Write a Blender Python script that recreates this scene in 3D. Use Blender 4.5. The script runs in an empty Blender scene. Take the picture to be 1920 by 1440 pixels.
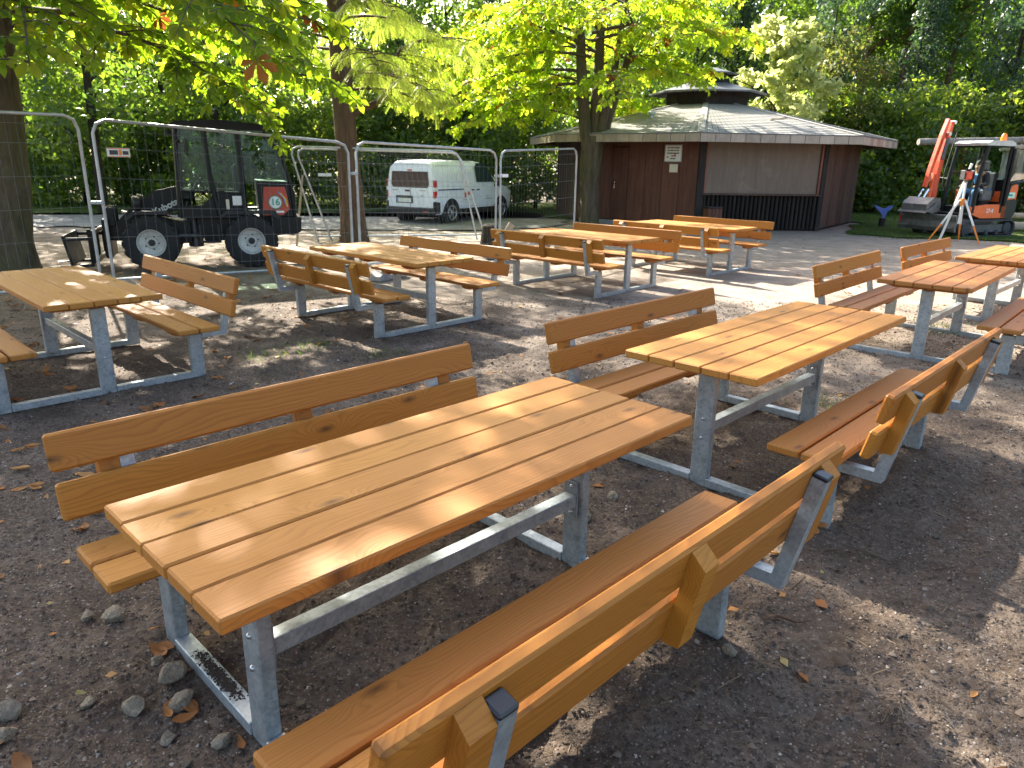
import bpy, bmesh, math, random
import numpy as np
from mathutils import Vector, Matrix, Euler
PI = math.pi
S = bpy.context.scene
COL = S.collection
# ------------------------------------------------------------------ camera, world, sun, exposure
cam_d = bpy.data.cameras.new('camera')
cam = bpy.data.objects.new('camera', cam_d); COL.objects.link(cam); S.camera = cam
cam_d.sensor_width = 36.0; cam_d.lens = 25.405; cam_d.clip_start = 0.05; cam_d.clip_end = 800
_t, _r = 0.29827, -0.016113
_s, _c = math.sin(_t), math.cos(_t)
_r0, _u0, _b0 = Vector((1, 0, 0)), Vector((0, _s, _c)), Vector((0, -_c, _s))
_cr, _sr = math.cos(_r), math.sin(_r)
_X = _r0*_cr - _u0*_sr; _Y = _r0*_sr + _u0*_cr
cam.matrix_world = Matrix(((_X.x, _Y.x, _b0.x, 0), (_X.y, _Y.y, _b0.y, 0), (_X.z, _Y.z, _b0.z, 1.7627), (0, 0, 0, 1)))
cam_d.dof.use_dof = True; cam_d.dof.focus_distance = 3.0; cam_d.dof.aperture_fstop = 8.0
SUN_AZ, SUN_EL = math.radians(32), math.radians(33)
W = bpy.data.worlds.new('World'); S.world = W; W.use_nodes = True
_n = W.node_tree.nodes; _l = W.node_tree.links; _n.clear()
_o = _n.new('ShaderNodeOutputWorld'); _bg = _n.new('ShaderNodeBackground'); _sk = _n.new('ShaderNodeTexSky')
_sk.sky_type = 'NISHITA'; _sk.sun_disc = False; _sk.sun_elevation = SUN_EL; _sk.sun_rotation = -SUN_AZ
_sk.air_density = 1.0; _sk.dust_density = 4.0; _sk.ozone_density = 0.6
_l.new(_sk.outputs[0], _bg.inputs[0]); _bg.inputs[1].default_value = 0.10; _l.new(_bg.outputs[0], _o.inputs[0])
_sd = bpy.data.lights.new('sun', 'SUN'); sun = bpy.data.objects.new('sun', _sd); COL.objects.link(sun)
_sd.energy = 5.0; _sd.angle = math.radians(0.53); _sd.color = (1.0, 0.94, 0.84)
sun.rotation_euler = Vector((math.sin(SUN_AZ)*math.cos(SUN_EL), -math.cos(SUN_AZ)*math.cos(SUN_EL), -math.sin(SUN_EL))).to_track_quat('-Z', 'Y').to_euler()
sun.location = (-20, 40, 30)
S.view_settings.view_transform = 'Standard'; S.view_settings.look = 'None'
S.view_settings.gamma = 1.0; S.view_settings.use_curve_mapping = False
S.view_settings.exposure = 2.3
S.render.engine = 'CYCLES'
S.cycles.use_denoising = True
S.cycles.max_bounces = 10; S.cycles.transparent_max_bounces = 16; S.cycles.transmission_bounces = 6
S.cycles.diffuse_bounces = 7; S.cycles.sample_clamp_indirect = 8.0; S.cycles.caustics_reflective = False; S.cycles.caustics_refractive = False
random.seed(7); RNG = np.random.default_rng(11)

# ------------------------------------------------------------------ node / material helpers
class NT:
    def __init__(s, m): s.t = m.node_tree; s.n = s.t.nodes; s.l = s.t.links
    def new(s, kind, **kw):
        n = s.n.new(kind)
        for k, v in kw.items():
            if k.startswith('i_'):
                key = k[2:]; key = int(key) if key.isdigit() else key.replace('_', ' ')
                sock = n.inputs[key]
                if hasattr(v, 'is_output'): s.l.new(v, sock)
                else: sock.default_value = v
            else: setattr(n, k, v)
        return n
    def link(s, a, b): s.l.new(a, b)
    def math(s, op, a, b=None, c=None, clamp=False):
        n = s.n.new('ShaderNodeMath'); n.operation = op; n.use_clamp = clamp
        for i, v in enumerate((a, b, c)):
            if v is None: continue
            if hasattr(v, 'is_output'): s.l.new(v, n.inputs[i])
            else: n.inputs[i].default_value = v
        return n.outputs[0]
    def mix(s, f, a, b, blend='MIX'):
        n = s.n.new('ShaderNodeMix'); n.data_type = 'RGBA'; n.blend_type = blend
        for i, v in ((0, f), (6, a), (7, b)):
            if hasattr(v, 'is_output'): s.l.new(v, n.inputs[i])
            else: n.inputs[i].default_value = v if i == 0 else (*v, 1) if len(v) == 3 else v
        return n.outputs[2]
    def ramp(s, f, stops, interp='LINEAR'):
        n = s.n.new('ShaderNodeValToRGB'); n.color_ramp.interpolation = interp
        e = n.color_ramp.elements
        while len(e) < len(stops): e.new(0.5)
        for k, (p_, c_) in enumerate(stops):
            e[k].position = p_; e[k].color = (*c_, 1) if len(c_) == 3 else c_
        s.l.new(f, n.inputs[0]); return n.outputs[0]
    def noise(s, vec, scale, detail=4, rough=0.55, dist=0.0, dim='3D'):
        n = s.n.new('ShaderNodeTexNoise'); n.noise_dimensions = dim
        if vec is not None: s.l.new(vec, n.inputs['Vector'])
        n.inputs['Scale'].default_value = scale; n.inputs['Detail'].default_value = detail
        n.inputs['Roughness'].default_value = rough; n.inputs['Distortion'].default_value = dist
        return n.outputs[0]
    def mapping(s, vec, scale=(1, 1, 1), loc=(0, 0, 0), rot=(0, 0, 0)):
        n = s.n.new('ShaderNodeMapping'); s.l.new(vec, n.inputs[0])
        n.inputs['Location'].default_value = loc; n.inputs['Rotation'].default_value = rot; n.inputs['Scale'].default_value = scale
        return n.outputs[0]
    def objco(s): return s.n.new('ShaderNodeTexCoord').outputs['Object']
    def geo(s): return s.n.new('ShaderNodeNewGeometry')
    def bump(s, h, strength=0.3, dist=0.01, normal=None):
        n = s.n.new('ShaderNodeBump'); n.inputs['Strength'].default_value = strength; n.inputs['Distance'].default_value = dist
        s.l.new(h, n.inputs['Height'])
        if normal is not None: s.l.new(normal, n.inputs['Normal'])
        return n.outputs[0]

def mat(name, color=(0.5, 0.5, 0.5), rough=0.6, metal=0.0, spec=0.5, build=None, vary=0.0, bumpy=0.0, scale=20.0, coat=0.0):
    m = bpy.data.materials.new(name); m.use_nodes = True
    T = NT(m); b = T.n['Principled BSDF']
    b.inputs['Base Color'].default_value = (*color, 1); b.inputs['Roughness'].default_value = rough
    b.inputs['Metallic'].default_value = metal; b.inputs['Specular IOR Level'].default_value = spec
    if coat: b.inputs['Coat Weight'].default_value = coat; b.inputs['Coat Roughness'].default_value = 0.08
    if vary or bumpy:
        co = T.objco(); nz = T.noise(co, scale, 5, 0.6)
        if vary:
            lo = tuple(c*(1-vary) for c in color); hi = tuple(min(1, c*(1+vary)) for c in color)
            T.link(T.ramp(nz, [(0.3, lo), (0.7, hi)]), b.inputs['Base Color'])
            T.link(T.math('ADD', T.math('MULTIPLY', nz, 0.25), rough-0.12), b.inputs['Roughness'])
        if bumpy: T.link(T.bump(nz, bumpy, 0.01), b.inputs['Normal'])
    if build: build(T, b)
    return m

# ------------------------------------------------------------------ mesh builder
class MB:
    def __init__(s): s.v = []; s.f = []
    def add(s, vs, fs):
        o = len(s.v); s.v += [tuple(v) for v in vs]; s.f += [tuple(i+o for i in f) for f in fs]; return s
    def box(s, c, size, ch=0.0, M=None):
        hx, hy, hz = (d/2 for d in size); vs = []; fs = []
        if ch <= 0:
            vs = [(x*hx, y*hy, z*hz) for x in (-1, 1) for y in (-1, 1) for z in (-1, 1)]
            fs = [(0, 1, 3, 2), (4, 6, 7, 5), (0, 4, 5, 1), (2, 3, 7, 6), (0, 2, 6, 4), (1, 5, 7, 3)]
        else:
            ch = min(ch, hx*.9, hy*.9, hz*.9)
            idx = {}
            for x in (-1, 1):
                for y in (-1, 1):
                    for z in (-1, 1):
                        for a in range(3):
                            p = [x*hx, y*hy, z*hz]
                            for b in range(3):
                                if b != a: p[b] -= (x, y, z)[b]*ch
                            idx[(x, y, z, a)] = len(vs); vs.append(tuple(p))
            def q(*k): fs.append(tuple(idx[i] for i in k))
            for g in (-1, 1):
                q((g,-1,-1,0),(g,1,-1,0),(g,1,1,0),(g,-1,1,0)); q((-1,g,-1,1),(1,g,-1,1),(1,g,1,1),(-1,g,1,1)); q((-1,-1,g,2),(1,-1,g,2),(1,1,g,2),(-1,1,g,2))
                for h in (-1, 1):
                    q((-1,g,h,1),(1,g,h,1),(1,g,h,2),(-1,g,h,2)); q((g,-1,h,0),(g,1,h,0),(g,1,h,2),(g,-1,h,2)); q((g,h,-1,0),(g,h,1,0),(g,h,1,1),(g,h,-1,1))
                    for k in (-1, 1): q((g,h,k,0),(g,h,k,1),(g,h,k,2))
        c = Vector(c)
        vs = [((M @ Vector(v)) if M is not None else Vector(v)) + c for v in vs]
        return s.add(vs, fs)
    def tube(s, pts, r, n=8, caps=True, flat=1.0):
        pts = [Vector(p) for p in pts]; rs = r if hasattr(r, '__len__') else [r]*len(pts)
        vs = []; fs = []; up = None
        for i, p in enumerate(pts):
            d = (pts[min(i+1, len(pts)-1)] - pts[max(i-1, 0)]).normalized()
            if up is None:
                a = Vector((0, 0, 1)) if abs(d.z) < 0.9 else Vector((1, 0, 0)); up = (a - d*a.dot(d)).normalized()
            else: up = (up - d*up.dot(d)).normalized()
            w = d.cross(up)
            for k in range(n):
                t = 2*PI*k/n; vs.append(p + (up*math.cos(t)*flat + w*math.sin(t))*rs[i])
        for i in range(len(pts)-1):
            for k in range(n):
                a = i*n+k; b = i*n+(k+1) % n; fs.append((a, b, b+n, a+n))
        if caps: fs.append(tuple(range(n-1, -1, -1))); fs.append(tuple((len(pts)-1)*n+k for k in range(n)))
        return s.add(vs, fs)
    def cyl(s, a, b, r, n=16, r2=None): return s.tube([a, b], [r, r if r2 is None else r2], n)
    def lathe(s, prof, n=24, c=(0, 0, 0), axis='z'):
        vs = []; fs = []
        for (r, z) in prof:
            for k in range(n):
                t = 2*PI*k/n; x, y = r*math.cos(t), r*math.sin(t)
                vs.append({'z': (x, y, z), 'y': (x, z, -y), 'x': (z, x, y)}[axis])
        for i in range(len(prof)-1):
            for k in range(n):
                a = i*n+k; b = i*n+(k+1) % n; fs.append((a, b, b+n, a+n))
        c = Vector(c); return s.add([Vector(v)+c for v in vs], fs)
    def prism(s, poly, lo, hi, axis='y'):
        # polygon in the plane across axis, extruded lo..hi
        n = len(poly); vs = []
        for h in (lo, hi):
            for (a, b) in poly: vs.append({'y': (a, h, b), 'x': (h, a, b), 'z': (a, b, h)}[axis])
        fs = [tuple(range(n)), tuple(range(2*n-1, n-1, -1))]
        for i in range(n): j = (i+1) % n; fs.append((i, i+n, j+n, j))
        return s.add(vs, fs)
    def quad(s, a, b, c, d): return s.add([a, b, c, d], [(0, 1, 2, 3)])
    def xform(s, M): s.v = [tuple(M @ Vector(v)) for v in s.v]; return s
    def mesh(s, name, m=None, smooth=False, ang=35):
        me = bpy.data.meshes.new(name); me.from_pydata(s.v, [], s.f)
        bm = bmesh.new(); bm.from_mesh(me); bmesh.ops.recalc_face_normals(bm, faces=bm.faces); bm.to_mesh(me); bm.free()
        if m: me.materials.append(m)
        if smooth:
            me.polygons.foreach_set('use_smooth', [True]*len(me.polygons)); me.set_sharp_from_angle(angle=math.radians(ang))
        me.update(); return me

def link(name, data, parent=None, M=None):
    o = bpy.data.objects.new(name, data); COL.objects.link(o)
    if parent is not None: o.parent = parent
    if M is not None: o.matrix_local = M
    return o
def part(name, mb, m, parent=None, loc=(0, 0, 0), rot=(0, 0, 0), smooth=False, ang=35, label=None, kind=None):
    me = mb.mesh(name, m, smooth, ang) if isinstance(mb, MB) else mb
    o = link(name, me, parent); o.location = loc; o.rotation_euler = rot
    if label: o['label'] = label
    if kind: o['kind'] = kind
    return o
def tag(o, label, cat, group=None):
    o['label'] = label; o['category'] = cat
    if group: o['group'] = group
    return o
def thing(name, label, cat, loc=(0, 0, 0), rz=0.0, group=None):
    o = bpy.data.objects.new(name, None); COL.objects.link(o); o.empty_display_size = 0.2
    o.location = loc; o.rotation_euler = (0, 0, rz); return tag(o, label, cat, group)
def structure(name, me, m=None):
    if isinstance(me, MB): me = me.mesh(name, m)
    o = link(name, me); o['kind'] = 'structure'; return o
def copy_tree(o, parent=None):
    c = o.copy(); COL.objects.link(c)
    if parent is not None: c.parent = parent
    for ch in list(o.children): copy_tree(ch, c)
    return c
def text(name, body, size, m, parent, M, extrude=0.002, align='CENTER', shear=0.0, bold=0.0):
    d = bpy.data.curves.new(name, 'FONT'); d.body = body; d.size = size; d.extrude = extrude; d.align_x = align; d.align_y = 'CENTER'
    d.shear = shear; d.offset = bold; tmp = bpy.data.objects.new('tmp', d); COL.objects.link(tmp)
    dg = bpy.context.evaluated_depsgraph_get(); me = bpy.data.meshes.new_from_object(tmp.evaluated_get(dg)); me.name = name
    bpy.data.objects.remove(tmp); me.materials.clear(); me.materials.append(m)
    return link(name, me, parent, M)

def np_mesh(name, V, F, m, t=None, smooth=False):
    """V (n,3), F (m,k) -> mesh, t optional per-vertex float attribute"""
    me = bpy.data.meshes.new(name); n = len(V); k = F.shape[1]; nf = len(F)
    me.vertices.add(n); me.vertices.foreach_set('co', np.ascontiguousarray(V, np.float32).ravel())
    me.loops.add(nf*k); me.loops.foreach_set('vertex_index', np.ascontiguousarray(F, np.int32).ravel())
    me.polygons.add(nf); me.polygons.foreach_set('loop_start', np.arange(0, nf*k, k, dtype=np.int32))
    if smooth: me.polygons.foreach_set('use_smooth', np.ones(nf, dtype=bool))
    if t is not None:
        a = me.attributes.new('t', 'FLOAT', 'POINT'); a.data.foreach_set('value', np.ascontiguousarray(t, np.float32))
    me.update(calc_edges=True)
    if m: me.materials.append(m)
    return me
def unit(a): return a/np.maximum(np.linalg.norm(a, axis=-1, keepdims=True), 1e-9)
def cloud(name, tv, tf, P, D, N, sc, t, m):
    """instances of a template: x axis along D, z axis along N; one joined mesh"""
    D = unit(D); N = unit(N - (N*D).sum(-1, keepdims=True)*D); Y = np.cross(N, D)
    R = np.stack([D, Y, N], axis=2)                       # columns
    V = np.einsum('nij,kj->nki', R, tv)*np.asarray(sc).reshape(-1, 1, 1) + P[:, None, :]
    k = len(tv); F = (tf[None] + (np.arange(len(P))*k)[:, None, None]).reshape(-1, tf.shape[1])
    return np_mesh(name, V.reshape(-1, 3), F, m, np.repeat(t, k))
# ------------------------------------------------------------------ materials
def wood_build(light, dark, knot, freq=62, rough=0.42):
    def f(T, b):
        co = T.objco(); rnd = T.new('ShaderNodeObjectInfo').outputs['Random']
        cmb = T.new('ShaderNodeCombineXYZ', i_0=T.math('MULTIPLY', rnd, 37.0), i_1=T.math('MULTIPLY', rnd, 5.3), i_2=T.math('MULTIPLY', rnd, 3.1)).outputs[0]
        va = T.new('ShaderNodeVectorMath', operation='ADD', i_0=co, i_1=cmb).outputs[0]
        sep = T.new('ShaderNodeSeparateXYZ', i_0=va)
        n1 = T.noise(T.mapping(va, (0.9, 4.0, 3.0)), 1.0, 3, 0.5)
        n2 = T.noise(T.mapping(va, (3.0, 9.0, 6.0)), 1.0, 2, 0.5)
        vo = T.new('ShaderNodeTexVoronoi', voronoi_dimensions='2D', i_Vector=T.mapping(va, (1.9, 5.2, 1)), i_Scale=1.0)
        d = vo.outputs['Distance']
        kmask = T.math('GREATER_THAN', T.new('ShaderNodeSeparateColor', i_0=vo.outputs['Color']).outputs[0], 0.45)
        kb = T.math('MULTIPLY', T.math('EXPONENT', T.math('MULTIPLY', T.math('MULTIPLY', d, d), -26.0)), kmask)
        g = T.math('ADD', sep.outputs[1], T.math('MULTIPLY', sep.outputs[2], 0.4))
        g = T.math('ADD', g, T.math('MULTIPLY', n1, 0.30)); g = T.math('ADD', g, T.math('MULTIPLY', n2, 0.03))
        g = T.math('ADD', g, T.math('MULTIPLY', kb, 0.10))
        fr = T.math('FRACT', T.math('MULTIPLY', g, freq))
        ring = T.ramp(fr, [(0.0, (.15,)*3), (0.5, (.35,)*3), (0.86, (1,)*3), (1.0, (.15,)*3)])
        fib = T.noise(T.mapping(va, (2.5, 240, 240)), 1.0, 3, 0.6)
        blot = T.noise(T.mapping(va, (1.3, 3.0, 3.0)), 1.0, 3, 0.6)
        c = T.mix(T.math('MULTIPLY', ring, 0.62), light, dark)
        c = T.mix(T.math('MULTIPLY', T.math('SUBTRACT', fib, 0.35), 0.9, clamp=True), c, dark)
        c = T.mix(T.math('MULTIPLY', T.math('SUBTRACT', blot, 0.42), 1.3, clamp=True), c, tuple(x*0.80 for x in light))
        core = T.math('MULTIPLY', T.math('SUBTRACT', 1.0, T.math('MULTIPLY', d, 9.0), clamp=True), kmask)
        c = T.mix(core, c, knot)
        hs = T.new('ShaderNodeHueSaturation', i_Hue=T.math('ADD', 0.498, T.math('MULTIPLY', rnd, 0.006)), i_Value=T.math('ADD', 0.94, T.math('MULTIPLY', rnd, 0.20)), i_Color=c)
        T.link(hs.outputs[0], b.inputs['Base Color'])
        T.link(T.math('ADD', rough-0.1, T.math('MULTIPLY', fib, 0.25)), b.inputs['Roughness'])
        h = T.math('ADD', T.math('MULTIPLY', ring, 0.5), fib)
        T.link(T.bump(h, 0.35, 0.0012), b.inputs['Normal'])
    return f
M = {}
M['wood_top'] = mat('honey_wood', build=wood_build((.50, .215, .044), (.28, .100, .016), (.13, .052, .015), 62, 0.55), spec=0.27)
M['wood_back'] = mat('amber_wood', build=wood_build((.47, .180, .026), (.25, .078, .010), (.09, .035, .01), 50, 0.5), spec=0.3)
M['wood_red'] = mat('reddish_wood', build=wood_build((.44, .18, .046), (.25, .082, .018), (.09, .03, .012), 62, 0.46), spec=0.32)
M['wood_batten'] = mat('batten_wood', build=wood_build((.46, .18, .022), (.26, .085, .010), (.12, .05, .012), 90, 0.5), spec=0.35)
def galv(T, b):
    co = T.objco()
    v = T.new('ShaderNodeTexVoronoi', i_Vector=co, i_Scale=70.0).outputs['Color']
    sp = T.new('ShaderNodeSeparateColor', i_0=v).outputs[0]
    n = T.noise(co, 9, 5, 0.65); n2 = T.noise(T.mapping(co, (6, 6, 1.5)), 3, 3)
    k = T.math('ADD', T.math('MULTIPLY', sp, 0.22), T.math('MULTIPLY', n, 0.8))
    T.link(T.ramp(k, [(0.25, (.22, .25, .26)), (0.5, (.37, .41, .42)), (0.8, (.52, .56, .565))]), b.inputs['Base Color'])
    T.link(T.math('ADD', 0.30, T.math('MULTIPLY', n2, 0.4)), b.inputs['Roughness'])
    T.link(T.bump(n, 0.06, 0.01), b.inputs['Normal'])
M['galv'] = mat('galvanised_steel', build=galv, metal=0.55)
M['tube'] = mat('fence_tube', (.42, .44, .44), 0.42, 0.6, vary=0.18, scale=8)
M['wire'] = mat('fence_wire', (.20, .21, .215), 0.6, 0.2)
M['cap'] = mat('black_plastic', (.012, .013, .016), 0.28)
M['bolt'] = mat('bolt_steel', (.5, .52, .53), 0.3, 0.9)

def bark_build(dark, light, moss=None, sc=1.0):
    def f(T, b):
        co = T.objco()
        n = T.noise(T.mapping(co, (9*sc, 9*sc, 1.6*sc)), 1.0, 6, 0.65, 0.6); n2 = T.noise(co, 1.3, 4); n3 = T.noise(co, 40*sc, 3)
        c = T.ramp(n, [(0.3, dark), (0.52, tuple((a+b_)/2 for a, b_ in zip(dark, light))), (0.72, light)])
        if moss: c = T.mix(T.math('MULTIPLY', T.math('SUBTRACT', n2, 0.42), 2.6, clamp=True), c, moss)
        T.link(c, b.inputs['Base Color'])
        T.link(T.bump(T.math('ADD', n, T.math('MULTIPLY', n3, 0.3)), 0.9, 0.03), b.inputs['Normal'])
    return f
M['bark_chestnut'] = mat('chestnut_bark', rough=0.9, spec=0.2, build=bark_build((.045, .035, .026), (.16, .125, .09), (.09, .09, .035)))
M['bark_redwood'] = mat('fibrous_red_bark', rough=0.9, spec=0.2, build=bark_build((.05, .03, .02), (.20, .125, .08), (.10, .08, .05), 1.4))
M['bark_dark'] = mat('forest_bark', rough=0.95, spec=0.1, build=bark_build((.02, .018, .014), (.07, .06, .045)))
M['bark_pine'] = mat('pine_bark', rough=0.95, spec=0.1, build=bark_build((.10, .05, .03), (.30, .16, .10)))

def leaf_mat(name, stops, trans, tmix=0.5, rough=0.5, gloss=0.25, tboost=None):
    """reflecting and transmitting leaf; colour from the per-leaf attribute t"""
    m = bpy.data.materials.new(name); m.use_nodes = True; T = NT(m); T.n.clear()
    out = T.new('ShaderNodeOutputMaterial'); at = T.new('ShaderNodeAttribute', attribute_name='t').outputs['Fac']
    col = T.ramp(at, stops); tcol = T.ramp(at, trans)
    d = T.new('ShaderNodeBsdfPrincipled'); T.link(col, d.inputs['Base Color']); d.inputs['Roughness'].default_value = rough
    d.inputs['Specular IOR Level'].default_value = gloss
    tr = T.new('ShaderNodeBsdfTranslucent'); T.link(tcol, tr.inputs[0])
    mx = T.new('ShaderNodeMixShader'); mx.inputs[0].default_value = tmix
    T.link(d.outputs[0], mx.inputs[1]); T.link(tr.outputs[0], mx.inputs[2]); T.link(mx.outputs[0], out.inputs[0]); return m
M['leaf_chestnut'] = leaf_mat('chestnut_leaf', [(0, (.035, .085, .010)), (.6, (.07, .12, .012)), (.86, (.14, .15, .012)), (.95, (.20, .09, .012)), (1, (.13, .04, .012))],
                              [(0, (.24, .44, .014)), (.6, (.46, .64, .02)), (.86, (.74, .70, .04)), (.95, (.62, .26, .03)), (1, (.3, .09, .02))], 0.55)
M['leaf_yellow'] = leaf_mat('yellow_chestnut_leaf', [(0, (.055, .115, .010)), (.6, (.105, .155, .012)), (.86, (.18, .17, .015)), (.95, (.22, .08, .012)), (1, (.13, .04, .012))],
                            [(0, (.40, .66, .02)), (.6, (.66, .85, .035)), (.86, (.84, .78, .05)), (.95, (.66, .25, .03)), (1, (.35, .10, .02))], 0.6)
M['leaf_feather'] = leaf_mat('feathery_leaf', [(0, (.06, .11, .015)), (1, (.13, .17, .03))], [(0, (.34, .50, .04)), (1, (.62, .70, .10))], 0.55)
M['leaf_forest'] = leaf_mat('forest_leaf', [(0, (.042, .080, .034)), (.6, (.085, .135, .045)), (1, (.15, .18, .05))], [(0, (.10, .22, .03)), (.6, (.30, .46, .03)), (1, (.62, .68, .06))], 0.55, 0.40, 0.5)
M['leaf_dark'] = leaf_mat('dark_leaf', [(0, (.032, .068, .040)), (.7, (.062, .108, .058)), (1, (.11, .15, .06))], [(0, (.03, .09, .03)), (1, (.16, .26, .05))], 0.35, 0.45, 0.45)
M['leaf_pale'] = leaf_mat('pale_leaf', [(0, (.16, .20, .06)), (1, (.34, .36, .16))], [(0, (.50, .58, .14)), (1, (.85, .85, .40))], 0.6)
M['leaf_ochre'] = leaf_mat('ochre_leaf', [(0, (.05, .08, .02)), (.5, (.10, .12, .03)), (1, (.30, .19, .05))], [(0, (.12, .2, .03)), (.5, (.25, .3, .05)), (1, (.55, .33, .08))], 0.4)
M['grass'] = leaf_mat('grass_blade', [(0, (.03, .07, .012)), (.7, (.07, .12, .02)), (1, (.22, .18, .07))], [(0, (.08, .2, .02)), (.7, (.2, .34, .03)), (1, (.4, .32, .1))], 0.4)
M['leaf_fallen'] = leaf_mat('fallen_leaf', [(0, (.20, .09, .035)), (.35, (.42, .16, .04)), (.7, (.52, .27, .09)), (.9, (.50, .38, .14)), (1, (.18, .22, .06))],
                            [(0, (.1, .04, .01)), (.5, (.35, .14, .03)), (1, (.4, .3, .08))], 0.25, 0.6, 0.3)
M['chip'] = leaf_mat('gravel_chip', [(0, (.034, .024, .017)), (.4, (.105, .077, .056)), (.72, (.20, .155, .116)), (.9, (.27, .22, .17)), (1, (.48, .42, .35))], [(0, (0, 0, 0)), (1, (0, 0, 0))], 0.0, 0.8, 0.25)
M['twig'] = leaf_mat('twig', [(0, (.05, .033, .022)), (.7, (.17, .115, .07)), (1, (.36, .27, .16))], [(0, (0, 0, 0)), (1, (0, 0, 0))], 0.0, 0.8, 0.2)

def soil(T, b):
    co = T.objco()
    big = T.noise(co, 0.35, 4, 0.6); mid = T.noise(co, 2.2, 6, 0.65); fine = T.noise(co, 38, 4, 0.7); tiny = T.noise(co, 160, 3, 0.7)
    vo = T.new('ShaderNodeTexVoronoi', i_Vector=co, i_Scale=85.0)
    vr = T.new('ShaderNodeSeparateColor', i_0=vo.outputs['Color']).outputs[0]
    k = T.math('ADD', T.math('MULTIPLY', mid, 0.55), T.math('MULTIPLY', fine, 0.5))
    c = T.ramp(k, [(0.30, (.040, .028, .020)), (0.5, (.110, .080, .058)), (0.66, (.195, .150, .112)), (0.85, (.30, .24, .185))])
    fleck = T.math('MULTIPLY', T.math('GREATER_THAN', vr, 0.88), T.math('LESS_THAN', vo.outputs['Distance'], 0.42))
    c = T.mix(T.math('MULTIPLY', fleck, 0.55), c, (.30, .26, .22))
    # paler trodden, sandy dust farther back, its spread also painting in sun and shade
    sep = T.new('ShaderNodeSeparateXYZ', i_0=co)
    s = T.math('MULTIPLY', T.math('SUBTRACT', T.math('ADD', sep.outputs[1], T.math('MULTIPLY', sep.outputs[0], 0.70)), 6.4), 0.18)
    s = T.math('ADD', s, T.math('MULTIPLY', T.math('SUBTRACT', mid, 0.5), 1.6)); s = T.math('ADD', s, T.math('MULTIPLY', T.math('SUBTRACT', big, 0.5), 1.6), clamp=True)
    sand = T.ramp(T.math('ADD', T.math('MULTIPLY', mid, 0.5), T.math('MULTIPLY', tiny, 0.5)), [(0.32, (.17, .135, .105)), (0.55, (.35, .29, .23)), (0.75, (.52, .45, .37))])
    T.link(T.mix(T.math('MULTIPLY', s, 0.85), c, sand), b.inputs['Base Color'])
    h = T.math('ADD', T.math('ADD', T.math('MULTIPLY', mid, 1.0), T.math('MULTIPLY', fine, 0.5)), T.math('MULTIPLY', tiny, 0.2))
    T.link(T.bump(h, 0.75, 0.03), b.inputs['Normal'])
M['soil'] = mat('soil', rough=0.95, spec=0.15, build=soil)
def gravel(T, b):
    co = T.objco(); vo = T.new('ShaderNodeTexVoronoi', i_Vector=T.mapping(co, (1, 1, 1), rot=(0, 0, .5)), i_Scale=7.0); n = T.noise(co, 1.2, 5)
    n2 = T.noise(co, 50, 3)
    c = T.ramp(T.math('ADD', T.math('MULTIPLY', n, .6), T.math('MULTIPLY', n2, .4)), [(0.3, (.14, .13, .12)), (0.55, (.25, .235, .215)), (0.8, (.36, .34, .31))])
    c = T.mix(T.math('LESS_THAN', vo.outputs['Distance'], 0.06), c, (.12, .11, .10))
    T.link(c, b.inputs['Base Color']); T.link(T.bump(T.math('ADD', n2, vo.outputs['Distance']), 0.5, 0.02), b.inputs['Normal'])
M['gravel'] = mat('gravel_road', rough=0.9, spec=0.2, build=gravel)
def turf(T, b):
    co = T.objco(); n = T.noise(co, 1.1, 5, .65); n2 = T.noise(co, 30, 4, .7)
    k = T.math('ADD', T.math('MULTIPLY', n, .6), T.math('MULTIPLY', n2, .5))
    T.link(T.ramp(k, [(0.32, (.025, .05, .012)), (0.55, (.06, .095, .02)), (0.75, (.16, .15, .07))]), b.inputs['Base Color'])
    T.link(T.bump(n2, 0.8, 0.05), b.inputs['Normal'])
M['turf'] = mat('turf', rough=0.95, spec=0.1, build=turf)

def boards(dark, light, sx=14.0):
    def f(T, b):
        co = T.objco(); rnd = T.new('ShaderNodeObjectInfo').outputs['Random']
        cmb = T.new('ShaderNodeCombineXYZ', i_0=T.math('MULTIPLY', rnd, 31.0), i_2=T.math('MULTIPLY', rnd, 17.0)).outputs[0]
        va = T.new('ShaderNodeVectorMath', operation='ADD', i_0=co, i_1=cmb).outputs[0]
        n = T.noise(T.mapping(va, (sx, sx, 0.9)), 1.0, 5, 0.65); n2 = T.noise(T.mapping(va, (70, 70, 2)), 1.0, 3, .6); n3 = T.noise(va, 2.0, 4, 0.7)
        k = T.math('ADD', T.math('MULTIPLY', n, 0.6), T.math('MULTIPLY', n2, 0.4))
        c = T.ramp(k, [(0.32, dark), (0.66, light)])
        c = T.mix(T.math('MULTIPLY', T.math('SUBTRACT', n3, 0.55), 2.0, clamp=True), c, tuple(min(1, x*1.5+.012) for x in light))
        hs = T.new('ShaderNodeHueSaturation', i_Value=T.math('ADD', 0.8, T.math('MULTIPLY', rnd, 0.4)), i_Color=c)
        T.link(hs.outputs[0], b.inputs['Base Color']); T.link(T.bump(k, 0.4, 0.01), b.inputs['Normal'])
    return f
M['board_red'] = mat('red_brown_boards', rough=0.7, spec=0.3, build=boards((.072, .028, .017), (.14, .058, .038)))
M['board_dark'] = mat('dark_brown_boards', rough=0.8, spec=0.25, build=boards((.042, .026, .019), (.115, .070, .051)))
M['board_black'] = mat('black_brown_battens', rough=0.8, spec=0.25, build=boards((.012, .010, .009), (.040, .033, .029)))
M['shutter'] = mat('grey_brown_shutter', rough=0.75, spec=0.25, build=boards((.135, .100, .074), (.195, .152, .116), 22))
M['red_trim'] = mat('worn_red_trim', rough=0.7, build=boards((.13, .04, .025), (.24, .085, .055)))
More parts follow.
